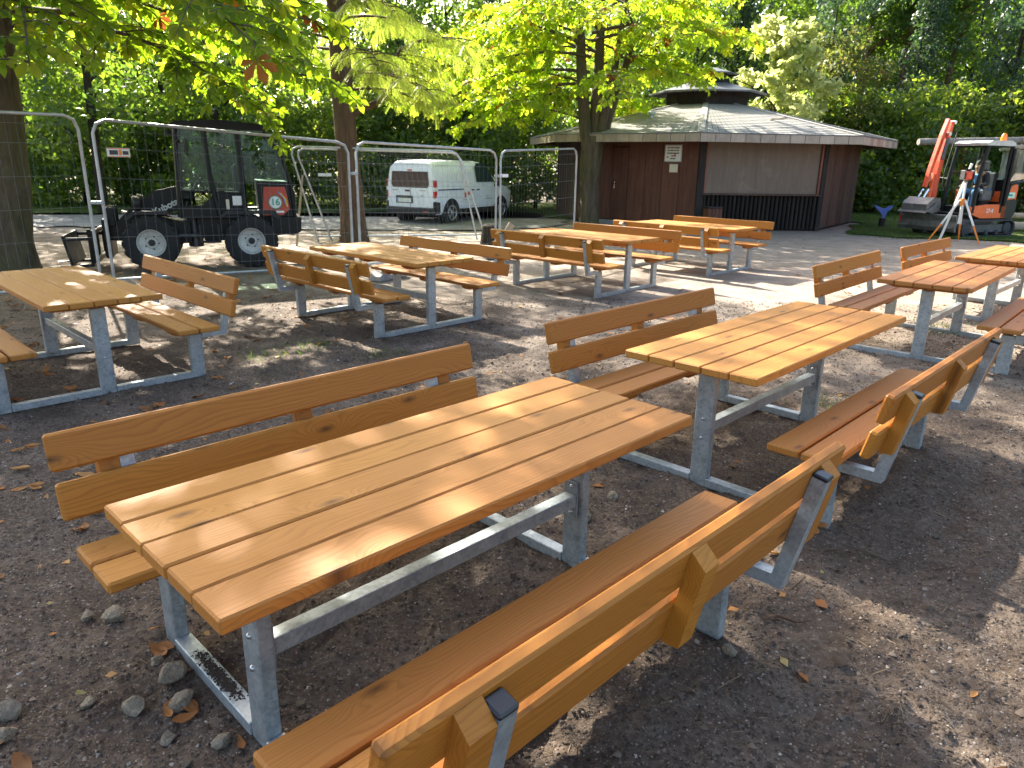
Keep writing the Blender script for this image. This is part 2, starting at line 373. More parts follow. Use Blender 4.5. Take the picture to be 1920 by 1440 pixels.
M['fascia'] = mat('pale_fascia', rough=0.75, spec=0.25, build=boards((.30, .245, .185), (.42, .355, .28), 6))
def felt(T, b):
    co = T.objco(); n = T.noise(co, 0.9, 5, .65); n2 = T.noise(co, 22, 4, .7); n3 = T.noise(T.mapping(co, (1, 1, 1)), 3.4, 5, .7)
    c = T.ramp(T.math('ADD', T.math('MULTIPLY', n, .5), T.math('MULTIPLY', n2, .5)), [(0.3, (.23, .222, .205)), (0.55, (.36, .345, .315)), (0.8, (.47, .45, .41))])
    sep = T.new('ShaderNodeSeparateXYZ', i_0=co)
    mz = T.math('MULTIPLY', T.math('SUBTRACT', T.math('MULTIPLY', sep.outputs[0], 0.22), 0.45), 1.0, clamp=True)
    c = T.mix(T.math('MULTIPLY', mz, T.math('MULTIPLY', T.math('SUBTRACT', n3, 0.50), 7.0, clamp=True)), c, (.20, .17, .05))
    c = T.mix(T.math('MULTIPLY', T.math('SUBTRACT', n, 0.55), 2.0, clamp=True), c, (.20, .19, .13))
    T.link(c, b.inputs['Base Color']); T.link(T.bump(n2, 0.5, 0.01), b.inputs['Normal'])
M['felt'] = mat('roofing_felt', rough=0.85, spec=0.25, build=felt)
M['slate'] = mat('dark_roof_sheet', (.13, .135, .14), 0.36, 0.0, vary=0.25, scale=6)
M['white_paint'] = mat('white_paint', (.80, .84, .90), 0.28, 0, vary=0.03, scale=3, coat=0.5)
M['black_trim'] = mat('black_trim', (.014, .014, .015), 0.55, vary=0.2, scale=12)
M['black_gloss'] = mat('black_machine_paint', (.008, .008, .008), 0.38, spec=0.28, vary=0.3, scale=9)
M['rubber'] = mat('tyre_rubber', (.016, .016, .016), 0.85, vary=0.4, bumpy=0.3, scale=14)
M['rim_grey'] = mat('dusty_rim', (.50, .50, .46), 0.5, 0.1, vary=0.2, scale=10)
M['alloy'] = mat('alloy_wheel', (.45, .46, .48), 0.35, 0.7)
M['orange'] = mat('orange_machine_paint', (.78, .13, .025), 0.4, vary=0.15, scale=7, coat=0.2)
M['red_orange'] = mat('red_machine_paint', (.72, .085, .03), 0.4, vary=0.15, scale=7, coat=0.2)
M['red_panel'] = mat('red_hood_panel', (.42, .06, .03), 0.45, vary=0.15, scale=6)
M['grey_metal'] = mat('worn_grey_metal', (.10, .10, .105), 0.5, 0.4, vary=0.4, bumpy=0.1, scale=8)
M['blade_metal'] = mat('scuffed_blade_steel', (.16, .155, .15), 0.45, 0.5, vary=0.35, bumpy=0.1, scale=6)
M['track_rubber'] = mat('track_rubber', (.05, .05, .055), 0.8, vary=0.4, bumpy=0.3, scale=15)
M['chrome'] = mat('chrome', (.75, .76, .78), 0.15, 1.0)
M['white_plain'] = mat('white_plate', (.74, .74, .70), 0.5)
M['cream'] = mat('cream_plate', (.66, .60, .46), 0.5)
M['sign_grey'] = mat('sign_border', (.42, .42, .38), 0.5)
M['ink'] = mat('dark_print', (.05, .05, .05), 0.6)
M['ink_red'] = mat('red_print', (.62, .10, .08), 0.6)
M['ink_orange'] = mat('orange_print', (.80, .24, .03), 0.6)
M['ink_green'] = mat('green_print', (.02, .30, .20), 0.6)
M['mint'] = mat('mint_sticker', (.55, .80, .66), 0.5)
M['yellow'] = mat('yellow_mark', (.80, .55, .03), 0.5)
M['tail_red'] = mat('red_lamp', (.55, .03, .03), 0.15, coat=0.5)
M['lamp_clear'] = mat('clear_lamp', (.75, .75, .72), 0.12, coat=0.6)
M['amber'] = mat('amber_beacon', (.95, .22, .01), 0.2, coat=0.5)
M['concrete'] = mat('concrete', (.27, .265, .25), 0.9, vary=0.25, bumpy=0.4, scale=14)
def rockb(T, b):
    co = T.new('ShaderNodeTexCoord').outputs['Object']; n = T.noise(co, 28, 6, .7); n2 = T.noise(co, 9, 4, .6); n3 = T.noise(co, 120, 3, .7)
    c = T.ramp(T.math('ADD', T.math('MULTIPLY', n, .6), T.math('MULTIPLY', n3, .4)), [(.3, (.10, .08, .055)), (.52, (.26, .215, .155)), (.75, (.46, .395, .30))])
    T.link(T.mix(T.math('MULTIPLY', T.math('SUBTRACT', n2, .5), 3.0, clamp=True), c, (.10, .085, .06)), b.inputs['Base Color'])
    T.link(T.bump(T.math('ADD', n, T.math('MULTIPLY', n3, .5)), .9, .012), b.inputs['Normal'])
M['rock'] = mat('rock', rough=0.95, spec=0.15, build=rockb)
M['log'] = mat('peeled_log', rough=0.75, spec=0.25, build=bark_build((.28, .21, .13), (.52, .43, .31), None, 1.2))
M['log_grey'] = mat('weathered_log', rough=0.85, spec=0.2, build=bark_build((.16, .145, .125), (.36, .33, .29), None, 1.2))
M['seat_fabric'] = mat('black_seat', (.018, .018, .02), 0.8)
M['skin'] = mat('skin', (.50, .27, .18), 0.55)
M['hair'] = mat('short_dark_hair', (.035, .025, .018), 0.75)
M['jeans'] = mat('blue_jeans', (.10, .19, .36), 0.85, vary=0.2, scale=25)
M['shirt_blue'] = mat('light_blue_shirt', (.16, .33, .66), 0.8)
M['vest'] = mat('black_jacket', (.016, .017, .02), 0.75)
M['blue_plastic'] = mat('blue_plastic', (.10, .20, .62), 0.4, vary=0.12, scale=6)
M['teal_cloth'] = mat('teal_cloth', (.12, .50, .58), 0.8, vary=0.15, scale=20)
def glass_mat(name, tint, refl=0.10):
    m = bpy.data.materials.new(name); m.use_nodes = True; T = NT(m); T.n.clear()
    o = T.new('ShaderNodeOutputMaterial'); tr = T.new('ShaderNodeBsdfTransparent'); tr.inputs[0].default_value = (*tint, 1)
    gl = T.new('ShaderNodeBsdfGlossy'); gl.inputs['Roughness'].default_value = 0.03
    lw = T.new('ShaderNodeLayerWeight'); lw.inputs[0].default_value = 0.25
    f = T.math('ADD', refl*0.5, T.math('MULTIPLY', lw.outputs['Fresnel'], 0.35), clamp=True)
    mx = T.new('ShaderNodeMixShader'); T.link(f, mx.inputs[0]); T.link(tr.outputs[0], mx.inputs[1]); T.link(gl.outputs[0], mx.inputs[2])
    T.link(mx.outputs[0], o.inputs[0]); return m
M['glass_green'] = glass_mat('green_tinted_glass', (.72, .90, .82), .04)
M['glass_clear'] = glass_mat('clear_cab_glass', (.86, .94, .91), .04)
M['glass_dark'] = mat('dark_window_glass', (.012, .014, .016), 0.06, coat=0.6)
M['glass_cab'] = mat('tinted_car_glass', (.03, .055, .052), 0.05, coat=0.6)
# ------------------------------------------------------------------ ground
class VNoise:
    def __init__(s, seed): s.g = np.random.default_rng(seed).random((256, 256))
    def __call__(s, x, y, sc):
        x = np.asarray(x)*sc+71.3; y = np.asarray(y)*sc+33.7
        xi = np.floor(x).astype(int); yi = np.floor(y).astype(int); fx = x-xi; fy = y-yi
        fx = fx*fx*(3-2*fx); fy = fy*fy*(3-2*fy); g = s.g
        a = g[xi % 256, yi % 256]; b = g[(xi+1) % 256, yi % 256]; c = g[xi % 256, (yi+1) % 256]; d = g[(xi+1) % 256, (yi+1) % 256]
        return (a*(1-fx)+b*fx)*(1-fy)+(c*(1-fx)+d*fx)*fy - 0.5
VN = VNoise(5); VN2 = VNoise(9)
def gh(x, y):
    near = np.clip(1.15 - np.hypot(np.asarray(x)-0.4, np.asarray(y)-3.0)/9.0, 0.0, 1.0)
    h = 0.030*VN(x, y, 0.9) + 0.030*VN2(x, y, 2.3)*near + 0.026*VN(x, y, 6.1)*near + 0.024*VN2(x, y, 15.0)*near + 0.015*VN(x, y, 34.0)*near
    rough = np.clip(VN2(x, y, 0.55)*3+0.2, 0, 1)
    return h - 0.010 + 0.028*rough*np.abs(VN(x, y, 9.0))*near
def gz(x, y): return float(gh(np.array([x]), np.array([y]))[0])
def axis(lo, hi, a, b, st, gr=1.075):
    mid = list(np.arange(a, b, st)); left = []; d = st; x = a
    while x > lo: d *= gr; x -= d; left.append(x)
    right = []; d = st; x = mid[-1]
    while x < hi: d *= gr; x += d; right.append(x)
    return np.array(left[::-1]+mid+right)
_gx = axis(-260, 260, -3.2, 4.6, 0.027); _gy = axis(-30, 420, 1.2, 6.6, 0.027)
_X2, _Y2 = np.meshgrid(_gx, _gy, indexing='ij'); _Z2 = gh(_X2, _Y2)
_V = np.stack([_X2, _Y2, _Z2], -1).reshape(-1, 3); _ny = len(_gy)
_i = (np.arange(len(_gx)-1)[:, None]*_ny + np.arange(_ny-1)[None]).ravel()
structure('ground', np_mesh('ground', _V, np.stack([_i, _i+_ny, _i+_ny+1, _i+1], -1), M['soil'], smooth=True))

def sheet(name, outline, z, m, seed, wob=0.35, step=0.5):
    """an irregular-edged flat sheet lying just above the ground"""
    rng = random.Random(seed); pts = []
    n = len(outline)
    for i in range(n):
        a = Vector(outline[i]); b = Vector(outline[(i+1) % n]); k = max(1, int((b-a).length/step))
        for j in range(k): pts.append(a.lerp(b, j/k) + Vector((rng.uniform(-wob, wob), rng.uniform(-wob, wob))))
    bm = bmesh.new(); vs = [bm.verts.new((p.x, p.y, z)) for p in pts]; bm.faces.new(vs); bmesh.ops.triangulate(bm, faces=bm.faces)
    me = bpy.data.meshes.new(name); bm.normal_update()
    for f in bm.faces:
        if f.normal.z < 0: f.normal_flip()
    bm.to_mesh(me); bm.free(); me.materials.append(m)
    return structure(name, me)
# the height of the ground varies by some 2 cm out there, so the sheets lie 3 cm up and are edged by grass and dust
sheet('gravel_road', [(-40, 19.5), (-14, 18.6), (-6, 19.0), (-1.2, 19.6), (0.9, 20.8), (1.6, 22.6), (1.2, 25.5), (-1, 27.0), (-8, 23.6), (-16, 21.9), (-40, 23)], 0.022, M['gravel'], 3)
sheet('lawn', [(-45, 23.6), (-16, 22.6), (-8, 24.3), (-2, 28.0), (0.8, 26.6), (1.4, 24.0), (1.95, 24.0), (1.8, 33), (-2, 36), (-45, 36)], 0.026, M['turf'], 4, 0.25)
sheet('lawn_by_kiosk', [(9.2, 20.2), (9.9, 19.3), (11.8, 19.4), (13.2, 18.6), (15, 17.6), (22, 17.2), (40, 18), (40, 37), (9, 37), (10.6, 26.2), (11.3, 24.4), (10.3, 22.3)], 0.026, M['turf'], 5, 0.25)

# ------------------------------------------------------------------ picnic sets
LT, WT = 1.013, 0.3975
def plank(L, w, t, ch=0.006, seed=0):
    """a slightly imperfect plank: x length, y width, z thickness"""
    return MB().box((0, 0, 0), (L, w, t), ch)
PW = (2*WT - 4*0.0065)/5
me_top = plank(2*LT, PW, 0.044).mesh('tabletop_plank')
me_seat = plank(2*LT, 0.160, 0.042, 0.008).mesh('seat_plank')
me_back = plank(2*LT, 0.139, 0.042, 0.009).mesh('back_board')
def batten_mesh(L, w, t, bev):
    # underside batten across the planks, ends cut at a slant; x width, y length
    h = L/2; return MB().prism([(-h, t), (h, t), (h, t*0.55), (h-bev, 0), (-h+bev, 0), (-h, t*0.55)], -w/2, w/2, 'x').mesh('batten')
me_tb = batten_mesh(0.71, 0.095, 0.045, 0.05); me_sb = batten_mesh(0.28, 0.095, 0.042, 0.04)
for _m, _k in ((me_top, 'wood_top'), (me_seat, 'wood_top'), (me_back, 'wood_back'), (me_tb, 'wood_back'), (me_sb, 'wood_back')): _m.materials.append(M[_k])
XP, PX, PY = 0.757, 0.050, 0.105
me_post = MB().box((0, 0, 0.338), (PX, PY, 0.676), 0.004).mesh('table_post', M['galv'])
me_leg = MB().box((0, 0, 0.183), (PX, PY, 0.366), 0.004).mesh('bench_leg', M['galv'])
_mb = MB()
for sy in (-1, 1): _mb.box((0, sy*0.35, 0.028), (0.062, 0.70-2*0.0525-0.002, 0.05), 0.003)
me_rail = _mb.mesh('floor_rail', M['galv'])
_L = 2*(XP-PX/2)-0.026
me_str = MB().box((0, 0, 0), (_L, 0.058, 0.060), 0.003).mesh('stretcher', M['galv'])
me_plate = MB().box((0, 0, 0), (0.010, 0.066, 0.170), 0.002).mesh('end_plate', M['galv'])
me_bolt = MB().lathe([(0.0, 0.009), (0.006, 0.008), (0.010, 0.004), (0.011, 0.0)], 10, axis='x').mesh('bolt', M['bolt'], True, 60)
PHI = math.atan2(0.07, 0.314); sP, cP = math.sin(PHI), math.cos(PHI)
def bp(sv, nv): return (0.91 + sP*sv + cP*nv, 0.506 + cP*sv - sP*nv)     # point on the slanted back: s up the slope, n behind the front face
_a, _b, _c, _d = bp(-0.155, 0.044), bp(0.285, 0.044), bp(0.285, 0.094), bp(-0.155, 0.094)
_yb = _d[0]; _zb = min(_a[1], _d[1])
# bracket: one flat arm welded to the bench leg and an upright behind the boards
_arm_z0, _arm_z1 = _d[1]-0.018, _d[1]+0.030
_lo = (0.91 + (_arm_z0-0.506)*sP/cP + 0.094/cP, _arm_z0)
me_brk = MB().prism([(0.754, _arm_z0), _lo, _c, _b, (0.91 + (_arm_z1-0.506)*sP/cP + 0.044/cP, _arm_z1), (0.754, _arm_z1)], -0.026, 0.026, 'x').mesh('back_bracket', M['galv'])
me_cap = MB().box((0, 0, 0), (0.056, 0.054, 0.016), 0.005).mesh('end_cap', M['cap'])
# upright wooden batten behind the back boards, its top cut to a slant
me_bb = MB().prism([(0.0, -0.165), (0.0, 0.150), (0.052, 0.118), (0.052, -0.150)], -0.036, 0.036, 'x').mesh('back_batten', M['wood_batten'])
me_topr, me_seatr = me_top.copy(), me_seat.copy()
for _m in (me_topr, me_seatr): _m.materials.clear(); _m.materials.append(M['wood_red'])

SETS = [
 ('A', -0.2304, 2.4045, 0.7992, 'large honey brown picnic table nearest the camera, soil strewn along its floor rail', 0),
 ('F', 1.6251, 4.4100, 0.8029, 'brown picnic table set, end to end right behind the nearest one', 0),
 ('G', 4.4213, 7.3405, 0.8297, 'reddish brown picnic table set, third along the right hand row between two others', 1),
 ('H', 6.2841, 9.2061, 0.7938, 'reddish brown picnic table set nearest the excavator, ending the right hand row', 1),
 ('B', -3.6825, 5.8861, 2.3685, 'yellow brown picnic table set in deep shade, in front of the wheel loader', 0),
 ('C', -1.4480, 8.3322, 2.3825, 'picnic table set with glaring sun patches, in front of the fibrous trunked tree', 0),
 ('D', 1.0705, 10.8955, 2.4001, 'brightly lit picnic table set standing in front of the forked chestnut tree', 0),
 ('E', 3.1635, 13.0374, 2.3845, 'farthest picnic table set, directly in front of the kiosk and its litter bin', 0)]
R180 = Matrix.Rotation(PI, 4, 'Z')
def picnic_set(key, x, y, a, label, red):
    t = thing('picnic_table', label, 'picnic table', (x, y, 0.0), a, 'picnic tables with attached benches')
    mt, ms = (me_topr, me_seatr) if red else (me_top, me_seat)
    ext = 0.245 if key == 'F' else 0.0                    # this top is a little longer at its far end
    for k in range(5):
        o = link('tabletop_plank', mt, t); o.location = (ext/2 + RNG.uniform(-.003, .003), -WT+PW/2+k*(PW+0.0065), 0.738 + RNG.uniform(-.0012, .0012)); o.scale = ((2*LT+ext)/(2*LT), 1, 1)
        if k % 2: o.rotation_euler = (0, 0, PI)
    for xx in (-XP, 0, XP): o = link('table_batten', me_tb, t); o.location = (xx, 0, 0.671)
    for sx in (-1, 1):
        o = link('table_post', me_post, t); o.location = (sx*XP, 0, -0.012)
        for zz in (0.405, 0.290):
            q = link('bolt', me_bolt, o); q.location = (sx*(PX/2), 0.0, zz)
            if sx < 0: q.rotation_euler = (0, 0, PI)
        o = link('floor_rail', me_rail, t); o.location = (sx*XP, 0, -0.012)
    o = link('stretcher', me_str, t); o.location = (0, 0, 0.335)
    for sx in (-1, 1):
        q = link('end_plate', me_plate, o); q.location = (sx*(_L/2+0.0055), 0, 0)
        for zz in (-0.062, 0.062):
            w = link('bolt', me_bolt, o); w.location = (sx*(_L/2+0.0), 0, zz); w.rotation_euler = (0, 0, PI if sx > 0 else 0)
    for side in (1, -1):
        B = Matrix.Identity(4) if side > 0 else R180
        def put(name, me, Mx, par=t): return link(name, me, par, B @ Mx if par is t else Mx)
        for k, yy in enumerate((0.4801+0.080, 0.8152-0.080)):
            put('seat_plank', ms, Matrix.Translation((RNG.uniform(-.004, .004), yy, 0.4504-0.021)) @ (Matrix.Rotation(PI*k, 4, 'Z')))
        for xx in (-XP, 0, XP): put('seat_batten', me_sb, Matrix.Translation((xx, 0.635, 0.366)))
        for sx in (-1, 1):
            put('bench_leg', me_leg, Matrix.Translation((sx*XP, 0.70, -0.012)))
            b = put('back_bracket', me_brk, Matrix.Translation((sx*XP, 0, 0)))
            cy, cz = bp(0.2925, 0.069); put('end_cap', me_cap, Matrix.Translation((0, cy, cz)) @ Matrix.Rotation(-PHI, 4, 'X'), b)
        for k, sv in enumerate((0.0695, 0.2525)):
            cy, cz = bp(sv, 0.021)
            put('back_board', me_back, Matrix.Translation((RNG.uniform(-.004, .004), cy, cz)) @ Matrix.Rotation(PI/2-PHI, 4, 'X') @ Matrix.Rotation(PI*k, 4, 'Z'))
        for xx in (-XP-0.064, 0.0, XP+0.064):
            cy, cz = bp(0.161, 0.0425); put('back_batten', me_bb, Matrix.Translation((xx, cy, cz)) @ Matrix.Rotation(-PHI, 4, 'X'))
    return t
for s_ in SETS: picnic_set(*s_)
# ------------------------------------------------------------------ trees
def leaf_templates():
    # palmate horse chestnut leaf: five folded leaflets
    tv = []; tf = []
    for ang, L in ((0, 1.0), (48, .92), (-48, .92), (100, .66), (-100, .66)):
        a = math.radians(ang); ca, sa = math.cos(a), math.sin(a); o = len(tv)
        for (x, y, z) in ((0.03, 0, 0), (.38*L, .125*L, .03), (.74*L, .235*L, -.02), (1.0*L, 0, -.20), (.74*L, -.235*L, -.02), (.38*L, -.125*L, .03), (.7*L, 0, -.06)):
            tv.append((x*ca-y*sa, x*sa+y*ca, z))
        tf += [(o, o+6, o+2, o+1), (o+6, o+3, o+2, o+2), (o, o+5, o+4, o+6), (o+6, o+4, o+3, o+3)]
    tf = [f if f[2] != f[3] else f for f in tf]
    ch = (np.array(tv), tf)
    # feathery spray: paired narrow leaflets on a drooping stalk
    sv = []; sf = []
    for i in range(9):
        x = 0.08 + i*0.105; z = -0.22*x*x
        for s in (-1, 1):
            w = 0.20*(1-0.35*abs(x-0.5)); o = len(sv)
            sv += [(x-.03, 0, z), (x+.02, s*w*.5, z-.02), (x+.10, s*w, z-.07), (x+.07, s*w*.45, z-.03)]; sf.append((o, o+1, o+2, o+3))
    # plain leaf
    lv = np.array([(0, 0, 0), (.5, .32, .05), (1, 0, -.08), (.5, -.32, .05)]); lf = np.array([(0, 1, 2, 3)])
    return ch, (np.array(sv), np.array(sf)), (lv, lf)
_ch, SPRAY, PLAIN = leaf_templates()
CH_V = []; CH_F = []
for _f in _ch[1]:
    CH_F.append(list(_f))
CH_V = _ch[0].copy()
# make every face a quad with four different corners (split the tip triangles at their edge middle)
_fx = []
for f in CH_F:
    if len(set(f)) == 4: _fx.append(f)
    else:
        a, b, c = list(dict.fromkeys(f)); m_ = (CH_V[b]+CH_V[c])/2; CH_V = np.vstack([CH_V, m_]); _fx.append([a, b, len(CH_V)-1, c])
CHEST = (CH_V, np.array(_fx))

class Grower:
    """collects branch tubes and the anchors of the leaves along them"""
    def __init__(s, seed): s.r = np.random.default_rng(seed); s.mb = MB(); s.P = []; s.D = []; s.N = []
    def curve(s, p, az, L, rise, droop, n=9, wob=0.05):
        pts = []; h = Vector((math.cos(az), math.sin(az), 0)); w = Vector((-h.y, h.x, 0)); k1, k2 = s.r.normal(0, wob, 2)
        for i in range(n):
            t = i/(n-1); pts.append(Vector(p) + h*(L*t) + w*(L*(k1*math.sin(3*t)+k2*t*t)) + Vector((0, 0, L*(rise*t-droop*t*t))))
        return pts
    def twig_leaves(s, pts, gap, t0=0.15, spread=0.6, hang=0.25):
        L = sum((pts[i+1]-pts[i]).length for i in range(len(pts)-1)); k = max(1, int(L/gap))
        for j in range(k):
            t = t0+(1-t0)*(j+s.r.random())/k; f = t*(len(pts)-1); i = min(int(f), len(pts)-2); p = pts[i].lerp(pts[i+1], f-i); d = (pts[i+1]-pts[i]).normalized()
            side = -1 if j % 2 else 1; w = Vector((-d.y, d.x, 0)).normalized()
            dd = d*0.6 + w*side*spread*(0.5+s.r.random()) + Vector((0, 0, -hang-s.r.random()*0.3))
            s.P.append(tuple(p)); s.D.append(tuple(dd)); s.N.append((s.r.normal(0, .35), s.r.normal(0, .35), 1.0))
    def limb(s, p, az, L, rise, droop, r0, subs, sublen, gap, first=0.22, spread=0.6, hang=0.25):
        pts = s.curve(p, az, L, rise, droop); s.mb.tube(pts, [max(0.006, r0*(1-0.9*i/(len(pts)-1))) for i in range(len(pts))], 6, False)
        for j in range(subs):
            t = first+(1-first)*(j+s.r.random()*0.8)/subs; f = t*(len(pts)-1); i = min(int(f), len(pts)-2); q = pts[i].lerp(pts[i+1], f-i)
            sa = az + (1 if j % 2 else -1)*s.r.uniform(0.5, 1.25); sl = sublen*s.r.uniform(0.6, 1.2)*(1.15-0.5*t)
            sp = s.curve(q, sa, sl, s.r.uniform(-.1, .25), s.r.uniform(.2, .6), 5); s.mb.tube(sp, [0.012, .010, .008, .006, .004], 4, False)
            s.twig_leaves(sp, gap, 0.15, spread, hang)
        s.twig_leaves(pts[5:], gap, 0.0, spread, hang)
    def arrays(s): return np.array(s.P), np.array(s.D), np.array(s.N)

def trunk_tube(mb, pts, r, n=14, seed=0, rough=0.07, flare=0.0):
    """tapered trunk with uneven outline"""
    rg = np.random.default_rng(seed); k = len(pts); ph = rg.random(4)*6.28
    # resample
    P = [Vector(p) for p in pts]; out = []; rad = []
    for i in range(k-1):
        for j in range(5): out.append(P[i].lerp(P[i+1], j/5)); rad.append(r[i]+(r[i+1]-r[i])*j/5)
    out.append(P[-1]); rad.append(r[-1]); o = len(mb.v)
    for i, p in enumerate(out):
        for a in range(n):
            th = 2*PI*a/n; f = 1+rough*math.sin(3*th+ph[0]+i*.13)+rough*.6*math.sin(5*th+ph[1]-i*.2)+rg.normal(0, rough*.25)
            if flare: f += flare*max(0, 1-(p.z-P[0].z)/0.7)**2*(0.6+0.7*abs(math.sin(2.5*th+ph[2])))
            mb.v.append((p.x+rad[i]*f*math.cos(th), p.y+rad[i]*f*math.sin(th), p.z))
    for i in range(len(out)-1):
        for a in range(n): b = (a+1) % n; mb.f.append((o+i*n+a, o+i*n+b, o+(i+1)*n+b, o+(i+1)*n+a))
    return mb

def finish_tree(t, g, tmpl, smin, smax, bark, leafm, tfun, name_leaf='crown'):
    part('trunk', g.mb, bark, t, smooth=True, ang=60)
    P, D, N = g.arrays(); n = len(P); sc = g.r.uniform(smin, smax, n); tt = tfun(g.r, P, n)
    link(name_leaf, cloud(name_leaf, tmpl[0], tmpl[1], P, D, N, sc, tt, leafm), t)

# chestnut at the left edge: its skirts hang over the fence and the loader
t = thing('chestnut_tree', 'thick trunked chestnut tree at the left edge, its leafy branches overhanging the wheel loader', 'tree', (-7.95, 11.35, 0))
g = Grower(21); O = Vector((-7.95, 11.35, 0))
trunk_tube(g.mb, [(0, 0, -0.15), (.05, 0.0, .5), (.16, .05, 1.2), (.27, .1, 2.4), (.40, .12, 4.2), (.5, .1, 7.0), (.5, 0, 9.5)], [.40, .355, .325, .29, .25, .16, .05], 16, 3, 0.05, 0.30)
for (z, az, L, rise, dr, r0, subs) in (
    (4.0, -0.35, 5.0, .30, .62, .075, 22), (3.7, -0.9, 4.6, .25, .55, .065, 19), (4.5, 0.10, 4.2, .25, .58, .07, 20), (4.2, -0.62, 5.8, .22, .50, .07, 23),
    (3.4, -0.15, 3.9, .20, .52, .05, 17), (3.9, 0.5, 4.0, .25, .5, .06, 16), (3.2, -1.5, 3.8, .25, .50, .055, 15), (4.9, -0.45, 5.4, .25, .62, .06, 22),
    (4.4, -1.25, 4.9, .2, .5, .055, 17), (3.6, 1.1, 4.2, .3, .5, .06, 14), (5.4, -0.1, 4.3, .2, .5, .06, 20), (5.2, -0.8, 5.4, .2, .5, .06, 19),
    (4.1, 2.2, 4.6, .3, .5, .07, 14), (4.4, 3.1, 4.6, .3, .5, .07, 14), (4.0, 3.9, 4.4, .3, .5, .07, 13), (4.3, -2.2, 4.5, .3, .5, .06, 15)):
    g.limb((.4, .1, z+.1), az, L, rise, dr*.93, r0, subs, 1.15, 0.135)
for k in range(31):
    z = 4.9+k*0.145; g.limb((.5, .05, z), k*2.4, max(1.8, 5.6-(z-5)*0.62), .32, .32, .05, 17, 1.25, 0.175, .06)
finish_tree(t, g, CHEST, 0.15, 0.245, M['bark_chestnut'], M['leaf_chestnut'], lambda r, P, n: np.clip(r.beta(2, 2.6, n)*0.95 + (r.random(n) < .016)*0.7, 0, 1))

# fibrous red-barked tree with feathery drooping foliage
t = thing('feathery_tree', 'straight fibrous barked tree with light feathery foliage, between the loader and the van', 'tree', (-3.62, 16.35, 0))
g = Grower(22)
trunk_tube(g.mb, [(0.06, 0, -.15), (.04, 0, .6), (0, 0, 1.5), (-.06, 0, 3), (-.10, 0, 5), (-.1, 0, 9), (-.1, 0, 13)], [.29, .27, .25, .225, .19, .12, .03], 14, 5, 0.045, 0.25)
# the crooked bare lower limb on the right, then its upswept tip
_lim = [Vector(p) for p in ((.10, 0, 2.68), (.35, .05, 2.78), (.65, .1, 2.92), (.92, .15, 3.12), (1.02, .2, 3.4), (1.0, .25, 3.7), (1.15, .3, 4.0), (1.6, .4, 4.2), (2.2, .5, 4.25))]
g.mb.tube(_lim, [.085, .075, .066, .058, .05, .042, .034, .024, .012], 7, False)
for j, f in enumerate(np.linspace(3.4, 8, 24)):
    i = min(int(f), 7); q = _lim[i].lerp(_lim[i+1], f-i); sp = g.curve(q, g.r.uniform(-1.3, 1.3), g.r.uniform(.6, 1.4), g.r.uniform(0, .35), g.r.uniform(.25, .6), 5)
    g.mb.tube(sp, [.012, .009, .007, .005, .003], 4, False); g.twig_leaves(sp, 0.055, .1, .7, .35)
for k in range(13):
    z = 3.1+k*0.2; az = (0.2, -0.7, 0.9, -1.3, 2.6, -2.6, 1.7)[k % 7] + g.r.uniform(-.3, .3); g.limb((-.08, 0, z), az, g.r.uniform(1.5, 2.8), .28, .42, .035, 11, 0.8, 0.06, .3, .7, .35)
for k in range(12):
    z = 5.6+k*0.17; g.limb((-.1, 0, z), k*2.4, 2.2, .25, .35, .035, 9, .8, 0.11, .2, .7, .3)
for k in range(46):
    z = 7.7+k*0.09; g.limb((-.1, 0, z), k*2.4, max(1.2, 4.5-abs(z-9)*0.55), .2, .3, .04, 15, 1.1, 0.125, .15, .7, .3)
finish_tree(t, g, SPRAY, 0.22, 0.36, M['bark_redwood'], M['leaf_feather'], lambda r, P, n: r.random(n))

# forked chestnut before the kiosk, back-lit yellow green
t = thing('chestnut_tree', 'forked chestnut tree with glowing yellow green leaves in front of the kiosk', 'tree', (2.25, 21.95, 0))
g = Grower(23)
trunk_tube(g.mb, [(0, 0, -.15), (-.03, 0, .5), (-.06, 0, 1.2), (-.05, 0, 1.9), (-.02, 0, 2.5)], [.275, .26, .275, .335, .32], 14, 7, 0.05, 0.16)
STEMS = [[(-.18, -.05, 2.1), (-.32, -.05, 2.9), (-.45, 0, 4.2), (-.58, 0, 6.2), (-.7, 0, 8.2)], [(.02, .05, 2.2), (.02, .05, 3.2), (.05, .1, 4.6), (.03, .1, 6.4), (.1, .1, 8.8)],
         [(.12, -.05, 2.2), (.22, -.05, 3.0), (.45, 0, 4.1), (.62, 0, 5.4), (.9, 0, 7.6)], [(.15, .1, 2.15), (.42, .15, 3.1), (.78, .2, 4.3), (1.05, .2, 5.3), (1.5, .2, 7.2)]]
for i, sp in enumerate(STEMS): trunk_tube(g.mb, sp, [(.20, .175, .15, .10, .03), (.19, .165, .14, .10, .03), (.15, .13, .105, .07, .02), (.16, .14, .11, .07, .02)][i], 10, 30+i, 0.06)
for k in range(35):
    sp = STEMS[k % 4]; f = g.r.uniform(.9, 3.7); i = int(f); p = Vector(sp[i]).lerp(Vector(sp[i+1]), f-i)
    az = k*2.399+g.r.uniform(-.3, .3)
    if k % 4 == 0: az = PI+g.r.uniform(-.9, .9)
    L = g.r.uniform(2.6, 4.4)*(1.2 if math.cos(az) < 0 else 0.95)*(1.0 if p.z < 5.5 else .75)
    rt = max(0, math.cos(az)); g.limb(tuple(p+Vector((0, 0, .35*rt))), az, L, g.r.uniform(.34, .58)+.12*rt, g.r.uniform(.48, .66)-.10*rt, .036, 17, 1.0, 0.155)
